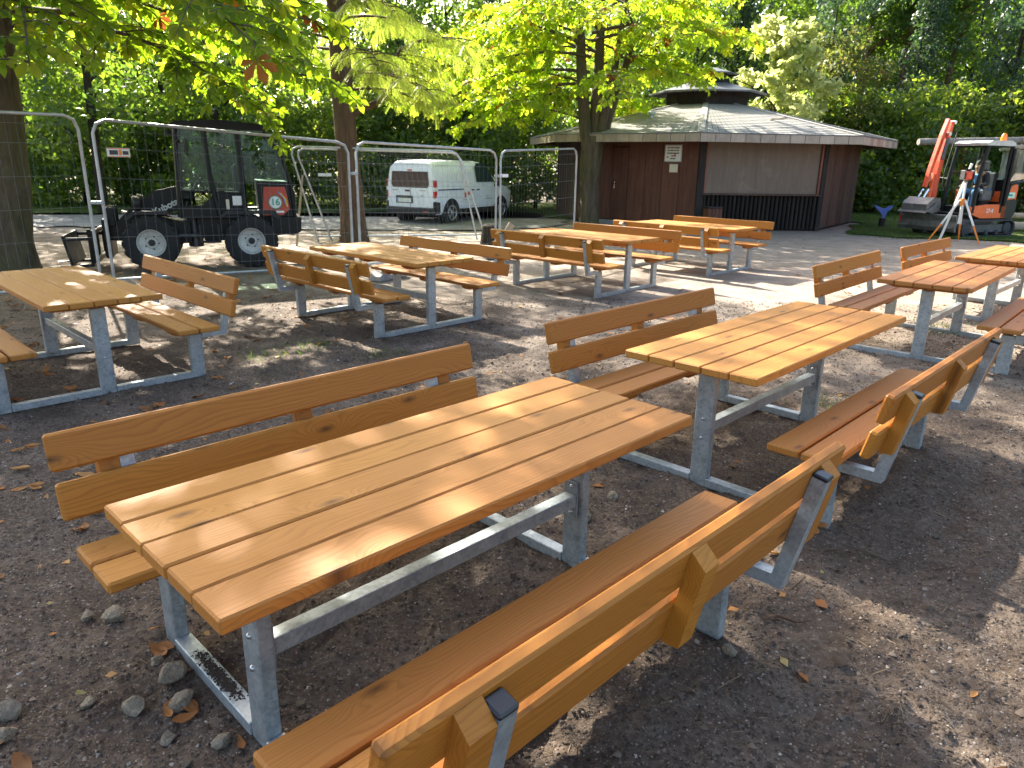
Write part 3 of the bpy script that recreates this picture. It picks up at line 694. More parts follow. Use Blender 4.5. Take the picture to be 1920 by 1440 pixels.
# the long skirt toward the van
for (z, az, L, rise, dr) in ((4.2, 3.35, 4.9, .1, .30), (3.9, 2.9, 4.3, .05, .22), (4.6, 3.6, 4.8, .1, .32), (3.6, 3.8, 3.2, .05, .2), (5.0, -.3, 4.2, .3, .32), (5.2, .15, 4.6, .3, .32)):
    g.limb((-.2, 0, z), az, L, rise, dr, .05, 20, 1.1, 0.11)
finish_tree(t, g, CHEST, 0.16, 0.25, M['bark_chestnut'], M['leaf_yellow'], lambda r, P, n: np.clip(r.beta(2.2, 2.2, n)*0.95 + (r.random(n) < .03)*0.6, 0, 1))

# ---- forest: a few kinds, copied with their trunks
def crown_mesh(name, seed, blobs, n, smin, smax, m, tmpl=PLAIN, hang=0.35, tb=(2, 3)):
    r = np.random.default_rng(seed); B = np.array(blobs, float)         # x y z rx rz
    w = B[:, 3]**2; idx = r.choice(len(B), n, p=w/w.sum()); b = B[idx]
    d = unit(r.normal(size=(n, 3))); rad = r.random(n)**0.22
    P = b[:, :3] + d*rad[:, None]*np.stack([b[:, 3], b[:, 3], b[:, 4]], 1)
    N = unit(d*0.5 + r.normal(0, .45, (n, 3)) + np.array([0, 0, .55])); D = unit(r.normal(size=(n, 3)) + np.array([0, 0, -hang]))
    tone = r.beta(tb[0], tb[1], n)*0.75 + r.random(len(B))[idx]*0.25
    return cloud(name, tmpl[0], tmpl[1], P, D, N, r.uniform(smin, smax, n), np.clip(tone, 0, 1), m)
def blobset(seed, k, R, z0, z1, br, shape='oval'):
    r = np.random.default_rng(seed); out = []
    for i in range(k):
        z = z0+(z1-z0)*(i+r.random())/k; u = (z-z0)/(z1-z0)
        Rz = R*{'oval': math.sqrt(max(0.05, 1-(2*u-1)**2*0.85)), 'cone': (1.05-u), 'bush': math.sqrt(max(.08, 1-u*u*.9))}[shape]
        a = i*2.4+r.random(); q = Rz*math.sqrt(r.random())*0.95; s_ = br*r.uniform(.6, 1.2); out.append((q*math.cos(a), q*math.sin(a), z, s_, s_*r.uniform(.55, .8)))
    return out
def forest_trunk(seed, h, r0, lean=0.3, bark='bark_dark', limbs=9, z0=2.0, spread=2.0):
    r = np.random.default_rng(seed); mb = MB(); lx, ly = r.normal(0, lean, 2)
    pts = [(lx*u*u, ly*u*u, -0.1+h*u) for u in (0, .1, .25, .45, .7, 1)]; trunk_tube(mb, pts, [r0*1.25, r0, r0*.88, r0*.7, r0*.45, r0*.1], 8, seed, .05)
    for k in range(limbs):
        z = z0+(h*0.85-z0)*k/max(1, limbs); u = z/h; a = r.random()*6.28; L = spread*r.uniform(.5, 1)
        mb.tube([(lx*u*u, ly*u*u, z), (lx*u*u+L*.5*math.cos(a), ly*u*u+L*.5*math.sin(a), z+L*.4), (lx*u*u+L*math.cos(a), ly*u*u+L*math.sin(a), z+L*.6)], [r0*.32, r0*.2, .012], 5, False)
    return mb.mesh('trunk', M[bark], True, 60)
KIND = {
 'broad': [(crown_mesh('crown', 100+i, blobset(200+i, 46, 3.0, 1.6+.6*i, 10.2+.5*i, .85), 4600, .17, .28, M['leaf_forest']), forest_trunk(300+i, 9.5, .16)) for i in range(3)],
 'bush': [(crown_mesh('crown', 110+i, blobset(210+i, 30, 1.9, .35, 3.9, .62, 'bush'), 4600, .12, .21, M['leaf_forest'], tb=(3, 1.7)), forest_trunk(310+i, 3.2, .06, .3, 'bark_dark', 8, .3, 1.5)) for i in range(2)],  # leaf tones skewed pale to imitate light shining through
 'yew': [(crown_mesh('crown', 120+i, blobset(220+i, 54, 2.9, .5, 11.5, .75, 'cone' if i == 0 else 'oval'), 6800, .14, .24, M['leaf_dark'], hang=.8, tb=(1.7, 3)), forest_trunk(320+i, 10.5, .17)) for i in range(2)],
 'pine': [(crown_mesh('crown', 130, blobset(230, 24, 2.2, 7.5, 12.5, .8), 4200, .14, .24, M['leaf_forest']), forest_trunk(330, 12.0, .20, .25, 'bark_pine', 7, 7, 1.8))],
 'pale': [(crown_mesh('crown', 140, blobset(240, 46, 1.9, .6, 5.3, .36, 'bush'), 4200, .18, .30, M['leaf_pale'], hang=.2), forest_trunk(340, 4.6, .07, .2, 'bark_dark', 12, .5, 1.6))],
 'ochre': [(crown_mesh('crown', 150, blobset(250, 30, 1.9, 1.5, 6.6, .6), 5200, .12, .2, M['leaf_ochre']), forest_trunk(350, 6.0, .10, .2))]}
KLAB = {'broad': ('forest_tree', 'leafy green broadleaf tree in the dense wood, %s', 'tree', 'broadleaf trees'),
        'bush': ('forest_shrub', 'bushy green shrub at the edge of the wood, %s', 'shrub', 'shrubs'),
        'yew': ('dark_tree', 'dark green dense tree in the shady wood, %s', 'tree', 'dark trees'),
        'pine': ('pine_tree', 'bare reddish pine trunk rising from the wood %s', 'tree', 'pines')}
PROTO = {}
ZONES = ((-.60, 'left of the chestnut trunk'), (-.36, 'behind the wheel loader'), (-.19, 'behind the fibrous tree'), (.03, 'behind the white van'), (.35, 'behind the kiosk'), (.49, 'between kiosk and excavator'), (9, 'behind the excavator'))
def forest(kind, x, y, sc, rz, label=None, v=0, zs=1.0):
    key = (kind, v)
    if key not in PROTO:
        n_, l_, c_, gr = KLAB.get(kind, ('forest_shrub', label, 'shrub', None)); o = thing(n_, label or l_, c_, (x, y, 0), rz)
        cm, tm = KIND[kind][v]; link('trunk', tm, o); link('crown', cm, o); PROTO[key] = o
    else: o = copy_tree(PROTO[key]); o.location = (x, y, 0); o.rotation_euler = (0, 0, rz)
    o.scale = (sc, sc, sc*zs)
    if not label:
        q = x/y; zn = [w for lim, w in ZONES if q < lim][0]; o['label'] = KLAB[kind][1] % zn; o['group'] = KLAB[kind][3] + ' ' + zn
    return o
R3 = np.random.default_rng(77)
# left wood: a fringe of shrubs, then trees in three loose rows
for i, x in enumerate(np.linspace(-27, 0.5, 21)): forest('bush', x+R3.uniform(-.4, .4), 27.6+R3.uniform(-.7, .9)+(1.6 if -8 < x < 1 else 0), R3.uniform(.8, 1.2), R3.uniform(0, 6), v=i % 2)
for i, x in enumerate(np.linspace(-31, 3, 11)): forest('broad', x+R3.uniform(-.8, .8), 31.5+R3.uniform(-1, 1.2), R3.uniform(.80, 1.0), R3.uniform(0, 6), v=i % 3)
for i, x in enumerate(np.linspace(-36, 0, 10)): forest('broad', x+R3.uniform(-1, 1), 37.0+R3.uniform(-1.5, 1.5), R3.uniform(.9, 1.1), R3.uniform(0, 6), v=(i+1) % 3)
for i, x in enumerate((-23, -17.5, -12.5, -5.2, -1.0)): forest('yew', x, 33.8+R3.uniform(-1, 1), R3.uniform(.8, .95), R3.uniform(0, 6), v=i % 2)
forest('broad', -13.0, 23.4, .95, 1.0, v=1); forest('broad', -16.5, 24.6, 1.0, 2.0, v=2); forest('broad', -10.4, 26.6, .95, 3.0, v=0)
# right wood
for i, x in enumerate(np.linspace(8.5, 31, 15)): forest('bush', x+R3.uniform(-.4, .4), 31.8-0.12*(x-8)+R3.uniform(-.6, .6), R3.uniform(.95, 1.3), R3.uniform(0, 6), v=i % 2)
for i, (x, y) in enumerate(((13.5, 34), (17, 33), (20, 31.5), (22.5, 29.5), (24.5, 27), (26, 33), (29, 29), (10.8, 38.5))): forest('yew', x, y, R3.uniform(.75, .95) if i < 7 else .9, R3.uniform(0, 6), v=(i+1) % 2)
for i, x in enumerate((5.5, 9, 12.5, 16, 19.8, 23.5, 27.5, 31)): forest('broad', x, 40+R3.uniform(-1.5, 1.5), R3.uniform(.95, 1.1), R3.uniform(0, 6), v=i % 3)
for (x, y) in ((16.6, 37.5), (17.2, 38.4), (18.1, 37), (19.5, 38.0), (20.5, 37.4)): forest('pine', x, y, 1.0, R3.uniform(0, 6))
forest('pale', 9.9, 29.4, 1.28, 0.4, 'pale sunlit shrub rising behind the right side of the kiosk roof')
forest('ochre', 12.9, 31.6, 1.05, 1.0, 'small tree with ochre seed heads behind the pale shrub by the kiosk')
# what lies deeper in the wood reads as one mass
_r = np.random.default_rng(5); _n = 34000
_x = _r.uniform(-75, 70, _n); _y = 46+_r.random(_n)**1.3*16 - 0.002*(_x**2)*0 ; _z = _r.random(_n)**0.85*15*(0.72+0.28*np.sin(_x*.45)*np.sin(_x*.17+1)); _k = np.abs(_x) > 38
_y[_k] -= (np.abs(_x[_k])-38)*0.9
_P = np.stack([_x, _y, _z], 1); _D = unit(_r.normal(size=(_n, 3))); _N = unit(_r.normal(0, .5, (_n, 3))+np.array([0, -.5, .6]))
_m = 42000; _xr = _r.uniform(4, 75, _m); _P = np.concatenate([_P, np.stack([_xr, 48+_r.random(_m)*9-np.maximum(0, _xr-30)*.6, _r.random(_m)**.8*17], 1)])
_n += _m; _D = unit(_r.normal(size=(_n, 3))); _N = unit(_r.normal(0, .5, (_n, 3))+np.array([0, -.5, .6]))
_o = link('distant_wood', cloud('distant_wood', PLAIN[0], PLAIN[1], _P, _D, _N, _r.uniform(.45, .85, _n), _r.beta(2, 3, _n), M['leaf_forest'])); _o['kind'] = 'stuff'
# ------------------------------------------------------------------ kiosk
KX, KY, AP = 6.25, 25.5, 4.55
kiosk = thing('kiosk', 'low octagonal brown wooden kiosk with a shallow grey roof, stepped black lantern and closed shutter', 'kiosk', (KX, KY, 0), 0)
HW = AP*math.tan(PI/8)                       # half width of a wall
def face_M(k):                               # x along the wall (to the right seen from outside), -y outward, z up; origin on the wall's foot
    n = math.radians(-82+45*k); return Matrix.Translation((AP*math.cos(n), AP*math.sin(n), 0)) @ Matrix.Rotation(n+PI/2, 4, 'Z')
def kpart(name, mb, m, k, M2=None, **kw):
    o = part(name, mb, m, kiosk, **kw); o.matrix_local = face_M(k) @ (M2 or Matrix.Identity(4)); return o
WZ = 2.46
# inner shell keeps it dark and closed
for k in (1, 2, 3, 4, 5, 6, 7, 0): kpart('wall', MB().box((0, .10, WZ/2), (2*HW-.09, .10, WZ)), M['board_black'], k)
rk = random.Random(4)
def board_wall(k, n, m, z0=.06, th=.028, skip=None):
    w = 2*HW/n; me = MB().box((0, 0, 0), (w-.008, th, WZ-z0), .003).mesh('wall_board', M[m])
    for i in range(n):
        if skip and i in skip: continue
        kpart('wall_board', me, None, k, Matrix.Translation((-HW+w*(i+.5), .03-th/2+rk.uniform(-.003, .003), (WZ+z0)/2)))
board_wall(1, 15, 'board_dark'); board_wall(-2, 13, 'board_dark')
for k in (2, 3, 4, 5): board_wall(k, 9, 'board_dark')
# red-brown door wall (face -1): seven wide panels, one of them the door leaf
w7 = 2*HW/7
for i in range(7):
    if i == 2: continue
    kpart('wall_panel', MB().box((0, 0, 0), (w7-.012, .035, WZ-.16), .004), M['board_red'], -1, Matrix.Translation((-HW+w7*(i+.5), .012+rk.uniform(-.003, .003), (WZ+.16)/2)))
dw = kpart('door', MB().box((0, 0, 0), (w7-.016, .04, 2.06), .005), M['board_red'], -1, Matrix.Translation((-HW+w7*2.5, .0, 1.19)))
hd = part('handle', MB().box((0, -.03, 0), (.045, .02, .22), .006).tube([(0, -.04, .04), (0, -.085, .04), (.11, -.085, .04)], .012, 8), M['chrome'], dw, loc=(-w7/2+.11, -.02, -.03))
kpart('door_head', MB().box((0, 0, 0), (w7-.012, .035, WZ-2.24), .003), M['board_red'], -1, Matrix.Translation((-HW+w7*2.5, .014, (WZ+2.24)/2)))
kpart('plinth', MB().box((0, .0, .07), (2*HW-.02, .06, .14), .005), M['concrete'], -1)
for i in range(28):
    kpart('screw_row', MB().lathe([(0, .004), (.007, .003), (.008, 0)], 6, axis='y'), M['sign_grey'], -1, Matrix.Translation((-HW+.12+i*(2*HW-.24)/27, -.008, (2.18, .42)[i % 2]))) if i % 2 == 0 or i < 18 else None
# shutter wall (face 0)
kpart('corner_post', MB().box((-HW+.09, .0, WZ/2), (.20, .13, WZ), .006), M['board_black'], 0)
kpart('corner_post', MB().box((HW-.07, .0, WZ/2), (.14, .12, WZ), .006), M['board_black'], 0)
kpart('shutter', MB().box((.015, .03, 1.69), (2*HW-.46, .03, 1.36), .003), M['shutter'], 0)
for u in (-HW+.225, HW-.175): kpart('shutter_trim', MB().box((u, -.005, 1.71), (.062, .06, 1.40), .004), M['red_trim'], 0)
kpart('counter_ledge', MB().box((0, -.045, .985), (2*HW-.30, .15, .04), .005), M['board_dark'], 0)
nb = 27; wb = (2*HW-.36)/nb
me_bt = MB().tube([(0, 0, .05), (0, 0, .955)], wb*.44, 8, True, 0.75).mesh('batten', M['board_black'], True, 50)
for i in range(nb): kpart('batten', me_bt, None, 0, Matrix.Translation((-HW+.18+wb*(i+.5), -.01, 0)))
# roof
RE, RT, ZE, ZT = 5.92, 1.28, 2.56, 3.60
def oct_pt(r, k, z): a = math.radians(-82-22.5+45*k); return Vector((r*math.cos(a), r*math.sin(a), z))
NC = 20
for k in range(8):
    mb = MB()
    for i in range(NC):
        f0, f1 = i/NC, (i+1.12)/NC if i < NC-1 else 1.0; r0, r1 = RE+(RT-RE)*f0, RE+(RT-RE)*f1; z0, z1 = ZE+(ZT-ZE)*f0+.016, ZE+(ZT-ZE)*f1+.002
        a, b, c, d = oct_pt(r0, k, z0), oct_pt(r0, k+1, z0), oct_pt(r1, k+1, z1), oct_pt(r1, k, z1)
        dn = Vector((0, 0, -.014)); n_t = 26; jit = [rk.uniform(-.006, .006) for _ in range(n_t+1)]
        # shingle tabs: separate slightly uneven pieces along the course
        for q in range(n_t):
            u0, u1 = q/n_t+.0015, (q+1)/n_t-.0015; zz = Vector((0, 0, rk.uniform(0, .003)))
            A, B_, C_, D_ = a.lerp(b, u0)+zz, a.lerp(b, u1)+zz, d.lerp(c, u1), d.lerp(c, u0)
            mb.add([A, B_, C_, D_, A+dn, B_+dn], [(0, 1, 2, 3), (4, 5, 1, 0)])
    o = part('roof_shingles', mb, M['felt'], kiosk, kind='stuff')
    a, b, c, d = oct_pt(RE, k, ZE-.012), oct_pt(RE, k+1, ZE-.012), oct_pt(RT, k+1, ZT-.012), oct_pt(RT, k, ZT-.012)
    part('roof_deck', MB().add([a, b, c, d, a-Vector((0, 0, .05)), b-Vector((0, 0, .05)), c-Vector((0, 0, .05)), d-Vector((0, 0, .05))], [(0, 1, 2, 3), (7, 6, 5, 4), (0, 4, 5, 1), (2, 6, 7, 3)]), M['board_black'], kiosk)
    # hip capping
    part('hip_cap', MB().tube([oct_pt(RE, k, ZE+.018), oct_pt(RT, k, ZT+.018)], [.11, .10], 6, True, .22), M['felt'], kiosk)
    # fascia boards under the eave
    a, b = oct_pt(RE+.012, k, 0), oct_pt(RE+.012, k+1, 0); e = b-a; L = e.length; nf = 11; w = L/nf
    n_ = Vector((e.y, -e.x, 0)).normalized(); ang = math.atan2(e.y, e.x)
    me = MB().box((0, 0, 0), (w-.014, .022, .205), .003).mesh('fascia_board', M['fascia'])
    for i in range(nf):
        p = a + e*((i+.5)/nf); o = link('fascia_board', me, kiosk); o.location = (p.x+n_.x*rk.uniform(0, .004), p.y+n_.y*rk.uniform(0, .004), 2.445+rk.uniform(-.004, .004)); o.rotation_euler = (math.radians(0), 0, ang)
    part('eave_edge', MB().box((0, 0, 0), (L+.02, .05, .028), .004), M['slate'], kiosk, loc=tuple((a+b)/2+Vector((0, 0, 2.563))), rot=(0, 0, ang))
    part('rafter', MB().box((0, 0, 0), (.06, .06, .06)).tube([oct_pt(AP*.98, k, 2.46)-oct_pt(AP, k, 2.46), oct_pt(RE-.1, k, 2.44)-oct_pt(AP, k, 2.46)], .05, 4), M['board_dark'], kiosk, loc=tuple(oct_pt(AP, k, 2.46)))
    part('soffit', MB().add([oct_pt(RE-.02, k, 2.42), oct_pt(RE-.02, k+1, 2.42), oct_pt(AP*1.05, k+1, 2.50), oct_pt(AP*1.05, k, 2.50)], [(0, 1, 2, 3)]), M['board_black'], kiosk)
def octring(prof, m, name):
    mb = MB(); n = len(prof)
    for i in range(n-1):
        for k in range(8):
            a, b = prof[i], prof[i+1]; mb.add([oct_pt(a[0], k, a[1]), oct_pt(a[0], k+1, a[1]), oct_pt(b[0], k+1, b[1]), oct_pt(b[0], k, b[1])], [(0, 1, 2, 3)])
    return part(name, mb, m, kiosk)
octring([(1.30, 3.52), (1.30, 4.00)], M['board_black'], 'lantern_drum')
octring([(1.84, 3.93), (1.88, 3.95), (1.88, 3.99), (.86, 4.27), (.72, 4.29)], M['slate'], 'lantern_skirt_roof')
octring([(1.84, 3.935), (.9, 4.02)], M['board_black'], 'lantern_soffit')
octring([(.70, 4.2), (.70, 4.56)], M['board_black'], 'lantern_neck')
octring([(.90, 4.54), (.94, 4.56), (.94, 4.59), (.30, 4.76), (0.01, 4.80)], M['slate'], 'lantern_cap')
# things lying and standing on the roof
o = part('roof_vent', MB().lathe([(.06, 0), (.06, .10), (.12, .12), (.11, .17), (.03, .22), (0, .22)], 12), M['galv'], kiosk, loc=(-2.35, -3.22, 3.02), smooth=True)
tag(part('roof_stick', MB().tube([(0, 0, 0), (.42, .10, .05), (.6, .12, .06)], [.025, .022, .012], 6), M['log']), 'pale broken stick lying on the right slope of the kiosk roof', 'stick').location = (7.0, 21.2, 2.98)
def kthing(name, mb, m, label, cat, k, loc):
    o = thing(name, label, cat, (0, 0, 0)); o.matrix_world = Matrix.Translation((KX, KY, 0)) @ face_M(k) @ Matrix.Translation(loc); part('plate', mb, m, o); return o
sg = kthing('notice_board', MB().box((0, 0, 0), (.52, .02, .46), .008), M['sign_grey'], 'white notice board with lines of dark print on the red kiosk wall', 'sign', -1, (HW-.76, -.026, 2.06))
part('face', MB().box((0, -.012, 0), (.47, .006, .41), .002), M['white_plain'], sg)
mb = MB()
for row, ws in enumerate(((.07, .10, .15), (.06, .09, .05, .07), (.36,), (.15,), (.17,))):
    tot = sum(ws)+.02*(len(ws)-1); x = -tot/2+(.02 if row == 3 else 0)
    for w_ in ws: mb.box((x+w_/2, -.0165, .145-row*.072), (w_, .003, .030)); x += w_+.02
part('print', mb, M['ink'], sg); part('graffiti', MB().box((.06, -.0165, -.055), (.05, .003, .07)).box((-.16, -.0165, -.10), (.05, .003, .05), 0, Matrix.Rotation(.7, 4, 'Y')), M['ink_red'], sg)
kthing('small_notice', MB().box((0, 0, 0), (.25, .012, .22), .003), M['cream'], 'small blank cream notice below the white notice board', 'sign', -1, (HW-.72, -.026, 1.66))
bn = thing('litter_bin', 'brown wooden litter bin with a black rim standing before the kiosk battens', 'bin', (5.34, 20.05, 0), .14)
part('body', MB().box((0, 0, .34), (.40, .36, .62), .01), M['board_red'], bn); part('rim', MB().box((0, 0, .672), (.44, .40, .04), .01), M['black_trim'], bn)
for i in range(4): part('slat', MB().box((-.15+i*.10, -.19, .34), (.088, .018, .60), .004), M['board_red'], bn)

# ------------------------------------------------------------------ site fences
def fence(label, a, b, zt0, zt1, z0=0.02, r=0.021, lean=Vector((0, 0, 0)), group='mesh site fence panels', nv=28):
    a = Vector((a[0], a[1], 0)); b = Vector((b[0], b[1], 0)); t = thing('site_fence', label, 'fence', tuple((a+b)/2), 0, group); O = (a+b)/2; u = (b-a).normalized(); L = (b-a).length
    def q(s_, z): zt = zt0+(zt1-zt0)*s_; return a.lerp(b, s_) - O + Vector((0, 0, z)) + lean*(z/max(zt, .1))
    rc = 0.16/L; pts = [q(0, z0), q(0, .6), q(0, 1.2), q(0, zt0-.16), q(rc*.3, zt0-.05), q(rc, zt0), q(.5, (zt0+zt1)/2), q(1-rc, zt1), q(1-rc*.3, zt1-.05), q(1, zt1-.16), q(1, 1.2), q(1, .6), q(1, z0)]
    part('frame', MB().tube(pts, r, 8), M['tube'], t, smooth=True)
    part('bottom_tube', MB().tube([q(0, .13), q(1, .13)], r*.85, 8), M['tube'], t, smooth=True)
    mb = MB(); mv = MB()
    for i in range(1, nv): s_ = i/nv; mv.tube([q(s_, .13), q(s_, zt0+(zt1-zt0)*s_)], .0013, 3, False)
    part('upright_wires', mv, M['wire'], t, kind='stuff')
    for f in (.08, .28, .47, .66, .85, .96):
        part('cross_wire', MB().tube([q(0, .13+f*(zt0-.16)), q(1, .13+f*(zt1-.16))], .0021, 4, False), M['wire'], t)
    return t
F0, F1, F2, F3 = (-5.50, 9.91), (-2.58, 11.66), (-.36, 14.08), (1.36, 16.9)
fp0 = fence('site fence panel farthest left, in front of the chestnut trunk', (-7.45, 6.95), (-5.62, 9.80), 2.20, 2.24)
fp1 = fence('site fence panel in front of the black wheel loader', F0, F1, 2.20, 2.01)
fp2 = fence('site fence panel in front of the white van', (-2.48, 11.76), F2, 2.02, 1.96)
fp3 = fence('site fence panel running from the van nose to the forked tree', (-.28, 14.2), F3, 1.96, 2.06)
fl = fence('detached site fence panel leaning askew behind the fibrous tree', (-4.31, 16.12), (-.86, 17.05), 2.0, 1.97, lean=Vector((-.42, -.25, 0)), group='detached leaning fence panels')
fl2 = fence('second detached fence panel leaning close behind the first, its feet farther right', (-4.04, 16.26), (-.66, 17.2), 1.96, 1.93, lean=Vector((-.60, -.30, 0)), group='detached leaning fence panels')
for t_, p, z in ((fp0, (-5.56, 9.85), 1.16), (fp1, (-2.53, 11.71), 1.55), (fp2, (-.32, 14.14), 1.50)):
    c = Vector((p[0], p[1], z))-Vector(t_.location); part('clamp', MB().box(tuple(c), (.16, .05, .045), .008, Matrix.Rotation(.55, 3, 'Z')).cyl(c+Vector((0, -.05, 0)), c+Vector((0, .05, 0)), .012, 8), M['galv'], t_)
def fence_plate(label, c, ang, w, h, stripes=False):
    o = thing('supplier_plate', label, 'sign', c, ang); part('plate', MB().box((0, 0, 0), (w, .006, h), .002), M['white_plain'], o)
    if stripes:
        part('print', MB().box((-.055, -.0045, 0), (.10, .002, h*.5)).box((.085, -.0045, -.004), (.07, .002, h*.42)), M['ink'], o)
        part('emblem', MB().box((.022, -.0045, 0), (.035, .002, h*.62)).box((0, -.0045, h*.42), (w*.96, .002, .010)).box((0, -.0045, -h*.42), (w*.96, .002, .008)), M['ink_orange'], o)
    return o
fence_plate('white and orange supplier plate hanging on the fence left of the loader', (-5.26, 10.02, 1.80), .54, .27, .115, True)
fence_plate('small pale blank plate on the leaning fence panel beside the wooden stake', (-3.78, 14.9, 1.46), .2, .26, .06)
fence_plate('small pale blank plate on the fence post in front of the van nose', (-.21, 14.22, 1.51), .9, .24, .06)
for i, (x, y, rz) in enumerate(((-1.95, 11.25, 1.1), (-5.58, 9.80, .9), (-.30, 14.1, 1.0))):
    o = thing('fence_foot', ('grey fence foot block under the middle table set', 'grey fence foot block beside the loader bucket', 'grey fence foot block behind the bright table set')[i], 'fence foot', (x, y, 0), rz, 'concrete fence feet')
    part('block', MB().prism([(-.36, 0), (.36, 0), (.36, .07), (.25, .12), (.10, .12), (.10, .075), (-.10, .075), (-.10, .12), (-.25, .12), (-.36, .07)], -.11, .11, 'y'), M['concrete'], o)
st = tag(part('wooden_stake', MB().tube([(0, 0, 0), (.10, .05, .75), (.2, .1, 1.46)], [.022, .024, .020], 7), M['log']), 'thin brown wooden stake leaning behind the fence, beside the loader', 'stake'); st.location = (-4.62, 15.5, -.03)

def rock(name, seed, r, flat=.7):
    bm = bmesh.new(); bmesh.ops.create_icosphere(bm, subdivisions=2, radius=1.0); rg = random.Random(seed)
    cuts = [(Vector((rg.gauss(0, 1), rg.gauss(0, 1), rg.gauss(0, 1))).normalized(), rg.uniform(.48, .88)) for _ in range(10)]
    sx, sy = rg.uniform(.75, 1.2), rg.uniform(.75, 1.1)
    for v in bm.verts:
        for n_, d_ in cuts:
            k = v.co.dot(n_)-d_
            if k > 0: v.co -= n_*k
        v.co = Vector((v.co.x*r*sx, v.co.y*r*sy, v.co.z*r*flat)) * (1+rg.uniform(-.07, .07))
    me = bpy.data.meshes.new(name); bm.to_mesh(me); bm.free(); me.materials.append(M['rock'])
    me.polygons.foreach_set('use_smooth', [True]*len(me.polygons)); me.set_sharp_from_angle(angle=math.radians(28)); return me
b = link('stump', MB().lathe([(.26, -.05), (.22, .08), (.19, .3), (.17, .46), (.10, .5), (0, .49)], 11).mesh('stump', M['bark_dark'], True)); b.location = (-.52, 15.6, 0); tag(b, 'grey weathered stump behind the bright table set by the fence post', 'stump')
pb = tag(part('waste_board', MB().box((0, 0, 0), (.14, .03, .58), .005), M['log']), 'short pale waste board propped beside the grey stump', 'board'); pb.location = (-.20, 15.72, .25); pb.rotation_euler = (0, .55, .3)
# ------------------------------------------------------------------ van
va = math.radians(59); van = thing('delivery_van', 'small white delivery van parked on the gravel road behind the fence', 'van', (-1.90, 23.27, 0.0), va)
_st = [(-2.15, 1.55, .955), (-2.11, 1.70, .975), (-1.95, 1.765, 1), (-1.5, 1.785, 1), (-.6, 1.785, 1), (.15, 1.775, 1), (.48, 1.73, 1), (.80, 1.50, 1), (1.16, 1.17, .995), (1.35, 1.08, .985), (1.75, 1.00, .96), (1.98, .90, .91), (2.10, .76, .86), (2.15, .55, .82)]
vs = []; fs = []; nr = 17
for (x, zr, wm) in _st:
    bl = min(1.02, zr-.06); half = [(.80, .27), (.865, .36), (.885, .58), (.885, .78), (.872, bl), (.872-.10*max(0, zr-bl)*.9, bl+(zr-bl)*.45), (.872-.16*max(0, zr-bl), bl+(zr-bl)*.82), (.60, zr-.012)]
    ring = [(y*wm, min(z, zr)) for y, z in half] + [(0, zr+.004)] + [(-y*wm, min(z, zr)) for y, z in reversed(half)]
    vs += [(x, y, z) for y, z in ring]
for i in range(len(_st)-1):
    for k in range(nr): a = i*nr+k; b = i*nr+(k+1) % nr; fs.append((a, b, b+nr, a+nr))
fs.append(tuple(range(nr))); fs.append(tuple((len(_st)-1)*nr+k for k in range(nr-1, -1, -1)))
part('body', MB().add(vs, fs), M['white_paint'], van, smooth=True, ang=40)
part('rear_window', MB().prism([(-.62, 1.02), (.62, 1.02), (.68, 1.10), (.64, 1.46), (-.64, 1.46), (-.68, 1.10)], -2.166, -2.146, 'x'), M['glass_dark'], van)
part('brake_light', MB().box((-2.160, 0, 1.50), (.02, .16, .035), .006), M['tail_red'], van)
part('door_seam', MB().box((-2.153, 0, .98), (.008, .008, 1.0)), M['black_trim'], van)
pl = part('number_plate', MB().box((-2.170, .22, .66), (.016, .52, .115), .004), M['white_plain'], van)
part('blue_band', MB().box((-2.180, .455, .66), (.004, .045, .105)), M['shirt_blue'], pl); part('plate_recess', MB().box((-2.154, .22, .685), (.012, .62, .21), .01), M['black_trim'], van)
part('door_handle', MB().box((-2.164, .10, .93), (.03, .17, .045), .012), M['black_trim'], van)
part('rear_bumper', MB().box((-2.13, 0, .37), (.16, 1.70, .20), .03), M['black_trim'], van); part('fog_light', MB().box((-2.215, -.60, .36), (.012, .12, .04), .004), M['tail_red'], van)
part('badge', MB().box((-2.158, -.42, .80), (.008, .12, .03), .002), M['alloy'], van)
part('badge', MB().box((-2.158, .55, .94), (.008, .20, .03), .002), M['sign_grey'], van)
part('badge', MB().box((-2.158, -.45, .94), (.008, .22, .022), .002), M['sign_grey'], van)
